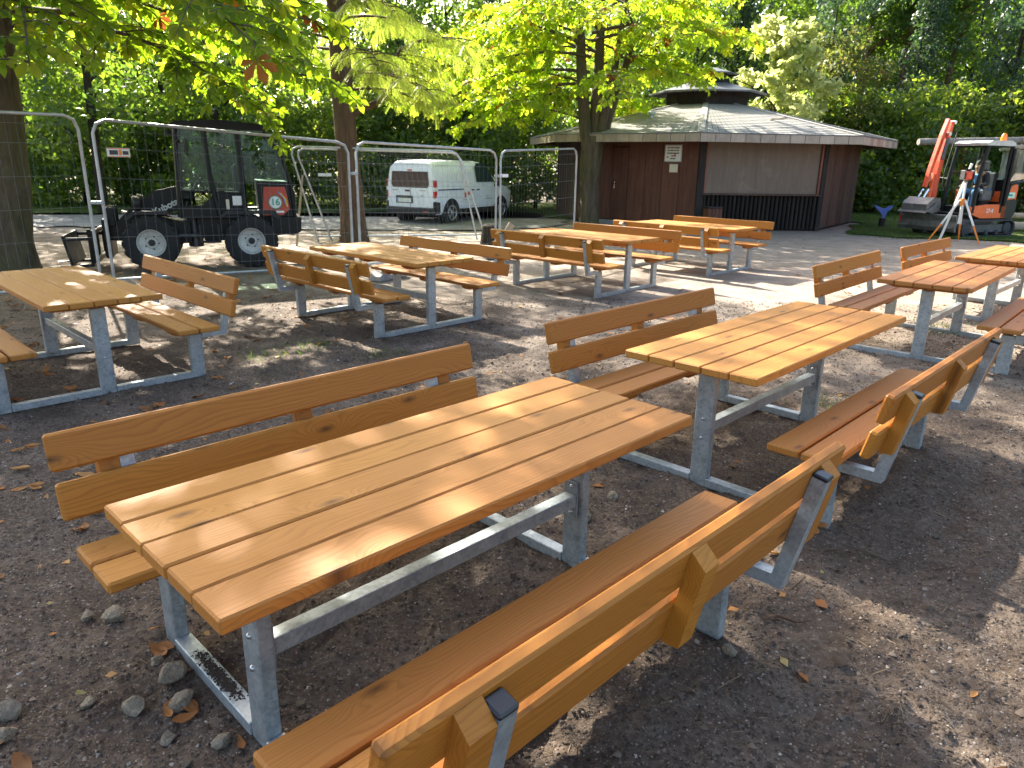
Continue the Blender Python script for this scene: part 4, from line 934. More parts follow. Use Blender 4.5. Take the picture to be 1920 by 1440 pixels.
for s in (-1, 1):
    tl = part('tail_light', MB().box((-2.085, s*.838, .98), (.15, .065, .50), .02), M['tail_red'], van)
    part('lens', MB().box((-2.09, s*.845, .98), (.152, .062, .12), .012), M['lamp_clear'], tl)
    part('corner_cladding', MB().box((-2.03, s*.85, .48), (.30, .08, .34), .03), M['black_trim'], van)
    part('side_window', MB().prism([(-.02, 1.06), (.98, 1.06), (.90, 1.16), (.55, 1.56), (.42, 1.62), (.02, 1.62), (-.06, 1.50)], s*.86-.006, s*.86+.006, 'y').xform(Matrix.Translation((0, s*.022, 0))@Matrix.Rotation(s*.12, 4, 'X')@Matrix.Translation((0, 0, 0))), M['glass_cab'], van, loc=(0, -s*.155*-1.0+s*.002, 0) if False else (0, s*.115, 0))
    part('slide_rail', MB().box((-1.35, s*.880, .965), (1.25, .022, .03), .005), M['black_trim'], van)
    part('sill', MB().box((0, s*.872, .33), (1.92, .05, .17), .02), M['black_trim'], van)
    for x in (-.18, .12): part('door_handle', MB().box((x-.1, s*.892, .94), (.17, .03, .04), .012), M['black_trim'], van)
    part('wing_mirror', MB().box((.98, s*.98, 1.12), (.10, .19, .19), .03).box((.98, s*.90, 1.06), (.06, .1, .06), .01), M['black_trim'], van)
    part('headlight', MB().box((2.00, s*.66, .82), (.18, .28, .14), .03), M['lamp_clear'], van)
    for x in (-1.35, 1.34):
        part('wheel_arch', MB().lathe([(.0, s*.886), (.375, s*.890), (.40, s*.880), (.40, s*.70)], 28, axis='y').xform(Matrix.Translation((x, 0, .335))), M['black_trim'], van, smooth=True)
        w = part('wheel', MB().lathe([(.0, -.10), (.20, -.10), (.23, -.105), (.30, -.095), (.318, -.06), (.318, .06), (.30, .095), (.23, .105), (.20, .10), (0, .10)], 30, axis='y'), M['rubber'], van, loc=(x, s*.80, .318), smooth=True)
        mb = MB().lathe([(.215, .112), (.205, .120), (.19, .10)], 30, axis='y')
        for k in range(5):
            a = 2*PI*k/5; mb.add([(math.cos(a-.30)*.20, .112, math.sin(a-.30)*.20), (math.cos(a+.30)*.20, .112, math.sin(a+.30)*.20), (math.cos(a+.18)*.07, .122, math.sin(a+.18)*.07), (math.cos(a-.18)*.07, .122, math.sin(a-.18)*.07)], [(0, 1, 2, 3)])
        mb.lathe([(0, .126), (.06, .124), (.075, .115)], 14, axis='y'); 
        if s > 0: mb.xform(Matrix.Scale(-1, 4, (0, 1, 0)))
        part('rim', mb.xform(Matrix.Scale(-1, 4, (0, 1, 0))), M['alloy'], w)
part('windscreen', MB().add([(.535, -.66, 1.69), (.535, .66, 1.69), (1.17, .76, 1.185), (1.17, -.76, 1.185)], [(0, 1, 2, 3)]), M['glass_cab'], van)
part('roof_rail', MB().box((-.9, -.62, 1.80), (2.1, .03, .03), .01), M['black_trim'], van); part('roof_rail', MB().box((-.9, .62, 1.80), (2.1, .03, .03), .01), M['black_trim'], van)
# faint print on the sliding side and front door
part('side_print', MB().box((-.55, -.889, .80), (.26, .002, .02)).box((-.55, -.889, .66), (.44, .002, .02)).box((-.55, -.889, .72), (.05, .002, .05)).box((.62, -.888, .66), (.40, .002, .03)).box((.55, -.888, .74), (.16, .002, .02)), M['sign_grey'], van)
part('side_emblem', MB().box((-.66, -.890, .80), (.09, .002, .14)).box((-.49, -.890, .84), (.10, .002, .10)), M['ink_red'], van)

# ------------------------------------------------------------------ wheel loader
LA = math.atan2(-.36, -.93); ld = thing('wheel_loader', 'compact black wheel loader with glazed cab parked behind the fence under the chestnut', 'loader', (-5.33, 12.56, 0), LA)
def lp(name, mb, m, par=None, **kw): return part(name, mb, m, par or ld, **kw)
RW = .425
mbt = MB().lathe([(.215, -.13), (.26, -.155), (.36, -.16), (.405, -.14), (.41, 0), (.405, .14), (.36, .16), (.26, .155), (.215, .13)], 32, axis='y')
for k in range(17):
    for sd in (-1, 1):
        a = 2*PI*(k+(.5 if sd > 0 else 0))/17; R_ = Matrix.Rotation(-a, 3, 'Y') @ Matrix.Rotation(sd*.45, 3, 'Z') if False else Matrix.Rotation(a, 3, 'Y')
        mbt.box(tuple(Matrix.Rotation(a, 3, 'Y') @ Vector((.408, sd*.085, 0))), (.036, .155, .062), .006, R_ @ Matrix.Rotation(sd*.5, 3, 'X'))
me_tyre = mbt.mesh('tyre', M['rubber'], True, 30)
mbr = MB().lathe([(.222, .118), (.228, .128), (.212, .134), (.196, .110), (.185, .05), (.10, .035), (.085, .055), (.0, .055)], 28, axis='y').lathe([(.222, -.118), (.196, -.10), (0, -.05)], 28, axis='y')
me_rim = mbr.mesh('rim', M['rim_grey'], True, 30)
mbh = MB().lathe([(.055, .05), (.05, .085), (.0, .09)], 14, axis='y')
for k in range(5): a = 2*PI*k/5; mbh.lathe([(.014, .03), (.012, .06), (0, .062)], 6, (.105*math.cos(a), 0, .105*math.sin(a)), 'y')
me_hub = mbh.mesh('hub', M['black_trim'], True, 40)
for x in (.76, -.76):
    for s in (1, -1):
        w = link('wheel', me_tyre, ld); w.location = (x, s*.50, RW); w.rotation_euler = (0, RNG.uniform(0, 6), 0 if s > 0 else PI)
        r_ = link('rim', me_rim, w); link('hub', me_hub, w)
lp('rear_frame', MB().prism([(-1.40, .50), (-.05, .40), (.05, .55), (.05, .80), (-1.48, .82)], -.34, .34, 'y'), M['black_gloss'])
lp('counterweight', MB().prism([(-1.12, .55), (-1.45, .50), (-1.58, .56), (-1.60, .80), (-1.10, .82)], -.52, .52, 'y'), M['black_gloss'])
lp('front_frame', MB().prism([(.18, .38), (1.02, .34), (1.10, .60), (.80, .82), (.18, .72)], -.24, .24, 'y'), M['black_gloss'])
lp('joint', MB().cyl((.12, 0, .30), (.12, 0, .80), .12, 14).cyl((-.1, .2, .5), (.55, .24, .5), .035, 8).cyl((-.1, -.2, .5), (.55, -.24, .5), .035, 8), M['grey_metal'])
lp('axle', MB().cyl((.76, -.4, RW), (.76, .4, RW), .10, 12), M['black_trim']); lp('axle', MB().cyl((-.76, -.4, RW), (-.76, .4, RW), .10, 12), M['black_trim'])
lp('step', MB().box((-.12, .54, .42), (.34, .10, .03), .006).box((-.26, .54, .56), (.03, .09, .28)).box((.02, .54, .56), (.03, .09, .28)), M['black_trim'])
for s in (1, -1): lp('rear_fender', MB().prism([(-1.25, .80), (-1.18, .92), (-.40, .92), (-.30, .84), (-.30, .79), (-.42, .86), (-1.1, .86), (-1.2, .78)], s*.44-.10, s*.44+.12, 'y'), M['black_trim'])
lp('hood', MB().prism([(-.92, .82), (-1.50, .82), (-1.52, 1.22), (-1.42, 1.38), (-.92, 1.40)], -.50, .50, 'y'), M['black_gloss'])
rp = lp('hood_panel', MB().prism([(-.98, .84), (-1.30, .84), (-1.42, .94), (-1.36, 1.30), (-1.02, 1.30)], .505, .525, 'y'), M['red_panel'])
part('number_disc', MB().lathe([(0, .534), (.095, .534), (.098, .526)], 24, (-1.19, 0, 1.05), 'y'), M['white_plain'], rp)
lp('disc_rim', MB().lathe([(.098, .536), (.110, .536), (.110, .526)], 24, (-1.19, 0, 1.05), 'y'), M['ink_green'], rp)
TL = lambda x, z, y, a=0: Matrix.Translation((x, y, z)) @ Matrix(((-math.cos(a), math.sin(a)*1, 0, 0), (0, 0, 1, 0), (math.sin(a), math.cos(a), 0, 0), (0, 0, 0, 1)))
text('number_lettering', '16', .15, M['ink_green'], rp, TL(-1.19, 1.05, .537), .002, bold=.003)
lp('stripe', MB().tube([(-1.28, .530, 1.20), (-1.36, .530, 1.10), (-1.38, .530, .98)], .011, 5, True), M['yellow'], rp)
lp('stripe', MB().tube([(-1.24, .530, 1.22), (-1.33, .530, 1.13), (-1.36, .530, 1.00)], .010, 5, True), M['shirt_blue'], rp)
lp('lower_print', MB().box((-1.22, .527, .895), (.20, .004, .035)), M['white_plain'], rp)
# cab
A0, A1, B0, B1 = Vector((.30, .50, .82)), Vector((.24, .46, 2.20)), Vector((-.70, .52, .82)), Vector((-.68, .47, 2.22))
for s in (1, -1):
    f = Vector((1, s, 1)); mul = lambda v: Vector((v.x, v.y*s, v.z))
    lp('cab_pillar', MB().tube([mul(A0), mul(A0.lerp(A1, .5)), mul(A1)], .036, 6), M['black_gloss'])
    lp('cab_pillar', MB().tube([mul(B0), mul(B1)], .050, 6), M['black_gloss'])
    lp('cab_pillar', MB().tube([mul(Vector((-.30, .515, .85))), mul(Vector((-.20, .50, 1.5))), mul(Vector((-.17, .47, 2.2)))], .040, 6), M['black_gloss'])
    lp('cab_pillar', MB().tube([mul(Vector((-1.50, .50, .80))), mul(Vector((-1.46, .50, 1.35))), mul(Vector((-1.34, .48, 1.85))), mul(Vector((-1.10, .46, 2.18)))], .030, 6), M['black_gloss'])
    lp('waist_rail', MB().tube([mul(Vector((.28, .50, 1.24))), mul(Vector((-.70, .515, 1.20)))], .022, 6), M['black_gloss'])
    lp('side_glass', MB().add([mul(A0+Vector((-.03, 0, .42))), mul(B0+Vector((.04, 0, .40))), mul(B1), mul(A1)], [(0, 1, 2, 3)]), M['glass_green'])
    lp('rear_side_glass', MB().add([mul(Vector((-.74, .515, 1.38))), mul(Vector((-1.46, .50, 1.38))), mul(Vector((-1.34, .48, 1.85))), mul(Vector((-1.10, .46, 2.17))), mul(Vector((-.72, .47, 2.18)))], [(0, 1, 2, 3, 4)]), M['glass_green'])
lp('windscreen', MB().add([(.31, -.48, .95), (.31, .48, .95), (.25, .45, 2.2), (.25, -.45, 2.2)], [(0, 1, 2, 3)]), M['glass_green'])
lp('rear_glass', MB().add([(-1.46, -.48, 1.40), (-1.46, .48, 1.40), (-1.12, .45, 2.17), (-1.12, -.45, 2.17)], [(0, 1, 2, 3)]), M['glass_green'])
lp('door_panel', MB().prism([(.27, .84), (-.66, .84), (-.66, 1.18), (-.25, 1.20), (-.05, 1.0), (.27, 1.0)], .495, .515, 'y'), M['black_gloss'])
lp('door_sticker', MB().box((-.62, .53, 1.08), (.20, .006, .15), .003), M['white_plain']); lp('door_sticker', MB().box((-.44, .53, 1.02), (.05, .006, .16), .003), M['cream'])
lp('cab_floor', MB().box((-.2, 0, .82), (1.0, 1.0, .05), .01), M['black_trim']); lp('cab_front_wall', MB().box((.27, 0, .95), (.04, .92, .26), .01), M['black_gloss'])
lp('roof', MB().prism([(.34, 2.20), (.36, 2.24), (.20, 2.30), (-.40, 2.335), (-1.0, 2.29), (-1.20, 2.22), (-1.18, 2.18)], -.52, .52, 'y'), M['black_gloss'], smooth=True, ang=40)
lp('seat', MB().box((-.42, 0, 1.02), (.46, .48, .12), .04).box((-.62, 0, 1.34), (.12, .46, .62), .04), M['seat_fabric'])
lp('steering_wheel', MB().tube([(-.03+.16*math.cos(a)*.5, .17*math.sin(a), 1.38+.16*math.cos(a)*.85) for a in np.linspace(0, 2*PI, 19)], .016, 6).cyl((.0, 0, 1.36), (.18, 0, .98), .03, 8), M['black_trim'])
lp('dashboard', MB().box((.18, 0, 1.16), (.16, .5, .2), .04), M['black_trim'])
for s in (1, -1): lp('mirror', MB().tube([(.26, s*.48, 1.95), (.20, s*.66, 2.02)], .012, 5).box((.10 if s > 0 else .30, s*.68, 1.92), (.05, .16, .25), .02), M['black_trim'])
lp('work_light', MB().box((.36, .30, 2.13), (.07, .12, .09), .015).box((.36, -.30, 2.13), (.07, .12, .09), .015), M['black_trim'])
# boom with its lettering, hitch and fork carriage
bm_ = lp('boom', MB().prism([(.30, 1.30), (.16, 1.20), (.22, .98), (.62, .80), (1.18, .42), (1.40, .44), (1.42, .58), (1.02, .98), (.66, 1.22)], .10, .16, 'y').prism([(.30, 1.30), (.16, 1.20), (.22, .98), (.62, .80), (1.18, .42), (1.40, .44), (1.42, .58), (1.02, .98), (.66, 1.22)], -.16, -.10, 'y').cyl((.26, -.2, 1.18), (.26, .2, 1.18), .06, 12).cyl((1.32, -.2, .50), (1.32, .2, .50), .05, 12), M['black_gloss'])
lp('boom_lettering_plate', MB().prism([(.22, .96), (.70, .78), (.82, .92), (.36, 1.20)], .161, .170, 'y'), M['black_gloss'], bm_)
text('boom_lettering', 'Kubota', .145, M['white_plain'], bm_, TL(.52, .965, .174, .46), .002, bold=.004)
lp('boom_mark', MB().box((0, 0, 0), (.09, .006, .11), .002, Matrix.Rotation(.46, 3, 'Y')).xform(Matrix.Translation((.20, .174, 1.13))), M['yellow'], bm_)
lp('lift_cylinder', MB().cyl((.30, 0, .62), (.92, 0, .80), .05, 10), M['black_trim']); lp('cylinder_rod', MB().cyl((.9, 0, .79), (1.20, 0, .88), .028, 10), M['chrome'])
for s in (1, -1):
    h = lp('headlight', MB().lathe([(0, -.03), (.09, -.02), (.115, .07), (.10, .085)], 18, axis='x').xform(Matrix.Translation((.90, s*.34, 1.04))).tube([(.88, s*.34, .94), (.78, s*.28, .80)], .018, 6), M['black_trim'], smooth=True)
    part('lens', MB().lathe([(.098, .078), (.06, .088), (0, .09)], 18, axis='x').xform(Matrix.Translation((.90, s*.34, 1.04))), M['lamp_clear'], h)
    lp('front_fender', MB().prism([(.42, .86), (.50, .92), (.98, .92), (1.12, .80), (1.09, .77), (.96, .87), (.5, .87)], s*.44-.05, s*.44+.10, 'y'), M['black_trim'])
lp('hitch', MB().box((1.42, 0, .48), (.10, .70, .62), .02).box((1.36, .22, .82), (.16, .05, .30), .01).box((1.36, -.22, .82), (.16, .05, .30), .01), M['black_gloss'])
lp('fork_carriage', MB().box((1.58, 0, .60), (.06, 1.16, .07), .01).box((1.58, 0, .16), (.06, 1.16, .07), .01).box((1.58, .55, .38), (.06, .07, .50), .01).box((1.58, -.55, .38), (.06, .07, .50), .01), M['black_gloss'])
for s in (1, -1): lp('fork', MB().box((1.66, s*.34, .36), (.05, .11, .56), .01).prism([(1.64, .05), (2.25, .05), (2.28, .065), (1.64, .10)], s*.34-.055, s*.34+.055, 'y'), M['black_gloss'])
lp('fork_guard', MB().prism([(1.90, .10), (1.94, .10), (2.02, .56), (1.98, .56)], -.56, .56, 'y').box((1.80, .5, .5), (.4, .04, .05)).box((1.80, -.5, .5), (.4, .04, .05)), M['black_gloss'])

# ------------------------------------------------------------------ excavator, its driver, tripod
EA = math.atan2(-.39, -.92); EX = Vector((12.57, 20.75, 0)); ex = thing('mini_excavator', 'orange and black mini excavator with raised arm and a man in its cab', 'excavator', tuple(EX), EA)
def ep(name, mb, m, par=None, **kw): return part(name, mb, m, par or ex, **kw)
def stadium(L, h, n=10, z0=0.0, r=None):
    r = h/2; pts = []
    for k in range(n+1): a = -PI/2+PI*k/n; pts.append((L/2-r+r*math.cos(a), z0+r+r*math.sin(a)))
    for k in range(n+1): a = PI/2+PI*k/n; pts.append((-L/2+r+r*math.cos(a), z0+r+r*math.sin(a)))
    return pts
for s in (1, -1):
    outer = stadium(2.10, .46); inner = stadium(2.02, .38, z0=.04); mb = MB(); n = len(outer)
    vs = [(p[0], s*.62-.15, p[1]) for p in outer]+[(p[0], s*.62+.15, p[1]) for p in outer]+[(p[0], s*.62-.15, p[1]) for p in inner]+[(p[0], s*.62+.15, p[1]) for p in inner]; fs = []
    for i in range(n):
        j = (i+1) % n; fs += [(i, j, n+j, n+i), (2*n+i, 3*n+i, 3*n+j, 2*n+j), (i, 2*n+i, 2*n+j, j), (n+i, n+j, 3*n+j, 3*n+i)]
    mb.add(vs, fs); seg = []
    P_ = [Vector((p[0], 0, p[1])) for p in outer]+[Vector((outer[0][0], 0, outer[0][1]))]; tot = sum((P_[i+1]-P_[i]).length for i in range(n)); 
    for q in range(40):
        d = tot*q/40; i = 0
        while d > (P_[i+1]-P_[i]).length: d -= (P_[i+1]-P_[i]).length; i += 1
        e = (P_[i+1]-P_[i]); c = P_[i]+e.normalized()*d; a = math.atan2(e.z, e.x)
        mb.box((c.x, s*.62, c.z), (.045, .30, .030), .004, Matrix.Rotation(-a, 3, 'Y'))
    tk = ep('track', mb, M['track_rubber'])
    part('side_frame', MB().prism(stadium(1.75, .20, z0=.13), s*.62-.07, s*.62+.07, 'y'), M['grey_metal'], tk)
    for k, x in enumerate((-.80, -.42, 0, .42, .80)):
        rr = .155 if k in (0, 4) else .07; part('roller', MB().lathe([(0, -.10), (rr, -.10), (rr, .10), (rr*.6, .12), (0, .12)], 18, (x, s*.62, .23 if k in (0, 4) else .11), 'y'), M['track_rubber'], tk, smooth=True)
ep('undercarriage', MB().box((0, 0, .34), (1.0, .95, .22), .03).cyl((0, 0, .45), (0, 0, .56), .36, 24), M['grey_metal'])
bl = ep('dozer_blade', MB().prism([(1.40, .16), (1.46, .16), (1.50, .26), (1.46, .42), (1.50, .58), (1.45, .60), (1.40, .42), (1.43, .26)], -.86, .86, 'y'), M['blade_metal'])
part('blade_arm', MB().box((1.0, .34, .32), (.85, .09, .12), .01).box((1.0, -.34, .32), (.85, .09, .12), .01), M['grey_metal'], bl)
part('reflector', MB().box((1.47, -.82, .42), (.06, .03, .22)), M['tail_red'], bl)
ep('deck', MB().box((-.05, 0, .60), (1.75, 1.34, .07), .015), M['black_trim'])
ep('front_skirt', MB().prism([(.78, .63), (.78, .80), (.2, .86), (-.62, .86), (-.62, .50), (.35, .50)], .655, .70, 'y'), M['orange'])
text('skirt_lettering', '27-4', .15, M['white_plain'], ex, Matrix.Translation((.02, .704, .69)) @ Matrix(((-1, 0, 0, 0), (0, 0, 1, 0), (0, 1, 0, 0), (0, 0, 0, 1))), .002, bold=.004)
ep('counterweight', MB().prism([(-.45, .50), (-.92, .48), (-1.02, .62), (-1.02, .95), (-.9, 1.0), (-.45, .95)], -.70, .70, 'y'), M['black_trim'])
hd_ = ep('engine_hood', MB().prism([(-.40, .92), (-.98, .92), (-.99, 1.30), (-.90, 1.42), (-.40, 1.20)], -.68, .68, 'y'), M['orange'])
part('hood_sticker', MB().box((-.72, .685, 1.10), (.36, .008, .15), .003), M['mint'], hd_); part('hood_print', MB().box((-.68, .691, 1.10), (.24, .004, .05)), M['ink_green'], hd_)
ep('rear_panel', MB().prism([(-.40, 1.20), (-.98, 1.38), (-.96, 1.52), (-.40, 1.50)], -.66, .66, 'y'), M['black_gloss'])
# cab on the left (near) side
CY0, CY1 = -.18, .68
for (x0, x1) in ((.70, .52), (-.40, -.42)):
    for y in (CY0, CY1): ep('cab_pillar', MB().tube([(x0, y, .64), ((x0*.7+x1*.3)+.02, y, 1.5), (x1, y, 2.38)], .052, 6), M['black_gloss'])
ep('roof', MB().prism([(.62, 2.36), (.64, 2.42), (.45, 2.49), (-.30, 2.50), (-.46, 2.44), (-.46, 2.36)], CY0-.05, CY1+.05, 'y'), M['rim_grey'], smooth=True, ang=40)
ep('roof_rim', MB().box((.05, (CY0+CY1)/2, 2.355), (1.06, CY1-CY0+.10, .05), .015), M['black_gloss'])
ep('windscreen', MB().add([(.69, CY0, .75), (.69, CY1, .75), (.54, CY1, 2.34), (.54, CY0, 2.34)], [(0, 1, 2, 3)]), M['glass_clear'])
ep('far_glass', MB().add([(.66, CY0, 1.2), (-.40, CY0, 1.2), (-.42, CY0, 2.34), (.54, CY0, 2.34)], [(0, 1, 2, 3)]), M['glass_green'])
ep('rear_glass', MB().add([(-.41, CY0, 1.45), (-.41, CY1, 1.45), (-.42, CY1, 2.34), (-.42, CY0, 2.34)], [(0, 1, 2, 3)]), M['glass_green'])
ep('cab_base', MB().box((.10, .25, .72), (1.10, .84, .18), .02), M['black_trim']); ep('seat', MB().box((-.10, .25, 1.02), (.46, .46, .14), .04).box((-.33, .25, 1.36), (.12, .44, .66), .04).box((-.1, .25, .88), (.36, .36, .20), .02), M['seat_fabric'])
for _y in (.56, -.06):
    _c = ep('control_console', MB().box((.12, _y, 1.10), (.34, .14, .30), .03), M['grey_metal']); part('joystick', MB().cyl((.25, _y, 1.2), (.29, _y, 1.42), .018, 8), M['black_trim'], _c)
ep('control_lever', MB().cyl((.48, .38, .8), (.46, .38, 1.25), .015, 8).cyl((.48, .18, .8), (.46, .18, 1.25), .015, 8), M['black_trim'])
dr = ep('door', MB().tube([(-.42, .76, .82), (-.42, .76, 2.30), (-.98, .80, 2.28), (-1.04, .80, 1.55), (-1.0, .80, 1.46), (-.50, .78, 1.40), (-.42, .76, .82)], .040, 6), M['black_gloss'])
part('door_glass', MB().add([(-.44, .765, 1.46), (-.44, .765, 2.28), (-.96, .80, 2.26), (-1.02, .80, 1.54)], [(0, 1, 2, 3)]), M['glass_green'], dr)
ep('mirror', MB().tube([(.62, CY1, 1.95), (.66, CY1+.14, 1.98)], .012, 5).box((.66, CY1+.16, 1.86), (.05, .12, .24), .02), M['grey_metal']); ep('mirror', MB().tube([(.6, CY0, 1.5), (.7, -.62, 1.55)], .012, 5).box((.70, -.66, 1.52), (.05, .14, .24), .03), M['sign_grey'])
ep('beacon', MB().lathe([(.085, 0), (.085, .04), (.07, .14), (.04, .19), (0, .20)], 16, (-.38, .42, 2.50)), M['amber'], smooth=True)
# boom folded upright in front of the cab
BY = -.34
ep('swing_bracket', MB().box((.92, BY, .74), (.30, .30, .34), .03).cyl((1.0, BY, .55), (1.0, BY, .95), .11, 14), M['grey_metal'])
def beam(pts, ws, th):
    mb = MB(); up = []; dn = []
    for i, p in enumerate(pts):
        a = Vector(pts[max(0, i-1)]); b = Vector(pts[min(len(pts)-1, i+1)]); d = (b-a).normalized(); n = Vector((-d.y, d.x)); p = Vector(p); up.append(tuple(p+n*ws[i])); dn.append(tuple(p-n*ws[i]))
    return mb.prism(up+dn[::-1], BY-th, BY+th, 'y')
bo = ep('boom', beam([(.98, .86), (1.0, 1.35), (.94, 1.95), (.84, 2.50), (.76, 2.98)], [.075, .085, .078, .065, .045], .065), M['red_orange'])
ar = ep('dipper_arm', beam([(.72, 3.04), (.84, 2.62), (1.06, 1.80), (1.18, 1.28)], [.04, .065, .055, .04], .05).xform(Matrix.Translation((.17, 0, 0))), M['red_orange'])
part('boom_pin', MB().cyl((.76, BY-.14, 2.96), (.76, BY+.14, 2.96), .05, 12).cyl((.88, BY-.13, 2.66), (.88, BY+.13, 2.66), .05, 12).cyl((.98, BY-.13, .90), (.98, BY+.13, .90), .05, 12), M['chrome'], bo)
ep('boom_cylinder', MB().cyl((1.12, BY, .95), (1.02, BY, 1.62), .055, 12), M['orange']); ep('cylinder_rod', MB().cyl((1.02, BY, 1.60), (.98, BY, 1.98), .028, 10), M['chrome'])
ep('arm_cylinder', MB().cyl((1.02, BY+.02, 2.00), (.92, BY+.02, 2.56), .05, 12).xform(Matrix.Translation((.02, .12, 0))), M['grey_metal'])
ep('hose', MB().tube([(.80, BY+.11, 1.2), (.82, BY+.12, 1.7), (.72, BY+.12, 2.2), (.60, BY+.11, 2.7), (.62, BY+.10, 2.86)], .016, 6).tube([(.84, BY-.10, 1.2), (.82, BY-.11, 1.7), (.72, BY-.1, 2.25), (.62, BY-.1, 2.7)], .016, 6), M['black_trim'])
ep('bucket_link', MB().cyl((1.28, BY-.08, 1.22), (1.42, BY-.08, 1.0), .03, 8).cyl((1.28, BY+.08, 1.22), (1.42, BY+.08, 1.0), .03, 8), M['chrome'])
ep('bucket', MB().prism([(1.18, 1.0), (1.42, 1.02), (1.66, .84), (1.66, .66), (1.40, .60), (1.20, .66), (1.12, .80)], BY-.36, BY+.42, 'y').prism([(1.30, .84), (1.72, .60), (1.75, .62), (1.35, .88)], BY-.40, BY+.46, 'y'), M['blade_metal'])

def skin_obj(name, joints, edges, m, parent, root=0, sub=2):
    me = bpy.data.meshes.new(name); me.from_pydata([j[:3] for j in joints], edges, []); me.materials.append(m); o = link(name, me, parent)
    md = o.modifiers.new('skin', 'SKIN'); md.use_smooth_shade = True
    if not me.skin_vertices: 
        me.attributes.new('skin', 'FLOAT', 'POINT')
    sv = me.skin_vertices[0].data
    for i, j in enumerate(joints): sv[i].radius = (j[3], j[4] if len(j) > 4 else j[3]); sv[i].use_root = (i == root)
    s_ = o.modifiers.new('sub', 'SUBSURF'); s_.levels = 1; s_.render_levels = sub; return o
def seated_person():
    J = []; E = []; ix = {}
    def j(n, p, r, par=None):
        ix[n] = len(J); J.append((*p, *(r if isinstance(r, tuple) else (r,))))
        if par is not None: E.append((ix[par], ix[n]))
    j('pelvis', (0, 0, .06), (.15, .12)); j('spine', (.04, 0, .24), (.135, .105), 'pelvis'); j('chest', (.10, 0, .42), (.15, .11), 'spine'); j('neck', (.17, .0, .555), .052, 'chest')
    j('jaw', (.235, .01, .62), (.062, .068), 'neck'); j('head', (.235, .015, .70), (.078, .092), 'jaw'); j('crown', (.225, .015, .765), (.055, .065), 'head'); j('nose', (.325, .018, .665), .013, 'jaw')
    for s, n in ((1, 'l'), (-1, 'r')):
        j('hip'+n, (.03, s*.09, .03), .088, 'pelvis'); j('knee'+n, (.43, s*.13, .05), .062, 'hip'+n); j('ankle'+n, (.50, s*.13, -.36), .042, 'knee'+n); j('heel'+n, (.50, s*.13, -.42), .045, 'ankle'+n); j('toe'+n, (.66, s*.14, -.43), .036, 'heel'+n)
        j('sh'+n, (.10, s*.185, .47), .062, 'chest'); j('el'+n, (.16, s*.27, .23), .045, 'sh'+n); j('wr'+n, (.38, s*.20, .20), .030, 'el'+n); j('pa'+n, (.44, s*.19, .20), (.036, .018), 'wr'+n)
        for f, (dy, L) in enumerate(((-.027, .062), (-.009, .072), (.010, .068), (.027, .052))):
            j('f%d%s' % (f, n), (.475+.2*L, s*.19+dy, .195), .0095, 'pa'+n); j('g%d%s' % (f, n), (.475+.55*L, s*.19+dy, .175), .009, 'f%d%s' % (f, n)); j('h%d%s' % (f, n), (.470+.6*L, s*.19+dy, .150), .008, 'g%d%s' % (f, n))
        j('t0'+n, (.435, s*.19-s*.038, .19), .011, 'pa'+n); j('t1'+n, (.47, s*.19-s*.052, .178), .009, 't0'+n)
    p = thing('person', 'man in black jacket and jeans sitting bent forward in the excavator cab', 'person', (0, 0, 0))
    skin_obj('body', J, E, M['skin'], p)
    def grow(sel, edges, dr): return [(*J[ix[k]][:3], *(r+dr for r in J[ix[k]][3:])) for k in sel], [(sel.index(a), sel.index(b)) for a, b in edges]
    s_ = ['pelvis', 'spine', 'chest', 'shl', 'ell', 'wrl', 'shr', 'elr', 'wrr']; jj, ee = grow(s_, [('pelvis', 'spine'), ('spine', 'chest'), ('chest', 'shl'), ('shl', 'ell'), ('ell', 'wrl'), ('chest', 'shr'), ('shr', 'elr'), ('elr', 'wrr')], .013)
    skin_obj('jacket', jj, ee, M['vest'], p)
    s_ = ['pelvis', 'hipl', 'kneel', 'anklel', 'hipr', 'kneer', 'ankler']; jj, ee = grow(s_, [('pelvis', 'hipl'), ('hipl', 'kneel'), ('kneel', 'anklel'), ('pelvis', 'hipr'), ('hipr', 'kneer'), ('kneer', 'ankler')], .014)
    skin_obj('jeans', jj, ee, M['jeans'], p)
    part('shirt', MB().box((.205, 0, .36), (.05, .15, .26), .02, Matrix.Rotation(.33, 3, 'Y')), M['shirt_blue'], p)
    part('shoulder_highlight', MB().box((.10, .20, .545), (.13, .05, .02), .008).box((.10, -.20, .545), (.13, .05, .02), .008), M['white_plain'], p)  # sunlit highlight on the shoulders, painted as white slabs
    part('hair', MB().lathe([(.0, .098), (.045, .088), (.078, .05), (.090, .0), (.086, -.035), (.07, -.05)], 16).xform(Matrix.Translation((.215, .015, .735)) @ Matrix.Rotation(-.35, 4, 'Y') @ Matrix.Diagonal((1.08, .95, 1, 1))), M['hair'], p, smooth=True)
    part('ear', MB().lathe([(0, -.01), (.026, -.006), (.024, .008), (0, .012)], 10, (.225, .105, .675), 'y').lathe([(0, -.012), (.024, -.008), (.026, .006), (0, .01)], 10, (.225, -.075, .675), 'y'), M['skin'], p, smooth=True)
    part('shoe', MB().prism([(.44, -.47), (.70, -.47), (.70, -.42), (.58, -.37), (.44, -.36)], .085, .175, 'y').prism([(.44, -.47), (.70, -.47), (.70, -.42), (.58, -.37), (.44, -.36)], -.175, -.085, 'y'), M['black_trim'], p)
    part('brow_and_eyes', MB().box((.312, .05, .70), (.012, .035, .010)).box((.312, -.02, .70), (.012, .035, .010)).box((.305, .015, .615), (.012, .05, .008)), M['hair'], p)
    return p
pr = seated_person(); pr.matrix_world = Matrix.Translation(EX) @ Matrix.Rotation(EA, 4, 'Z') @ Matrix.Translation((-.08, .25, 1.13)) @ Matrix.Scale(1.06, 4)

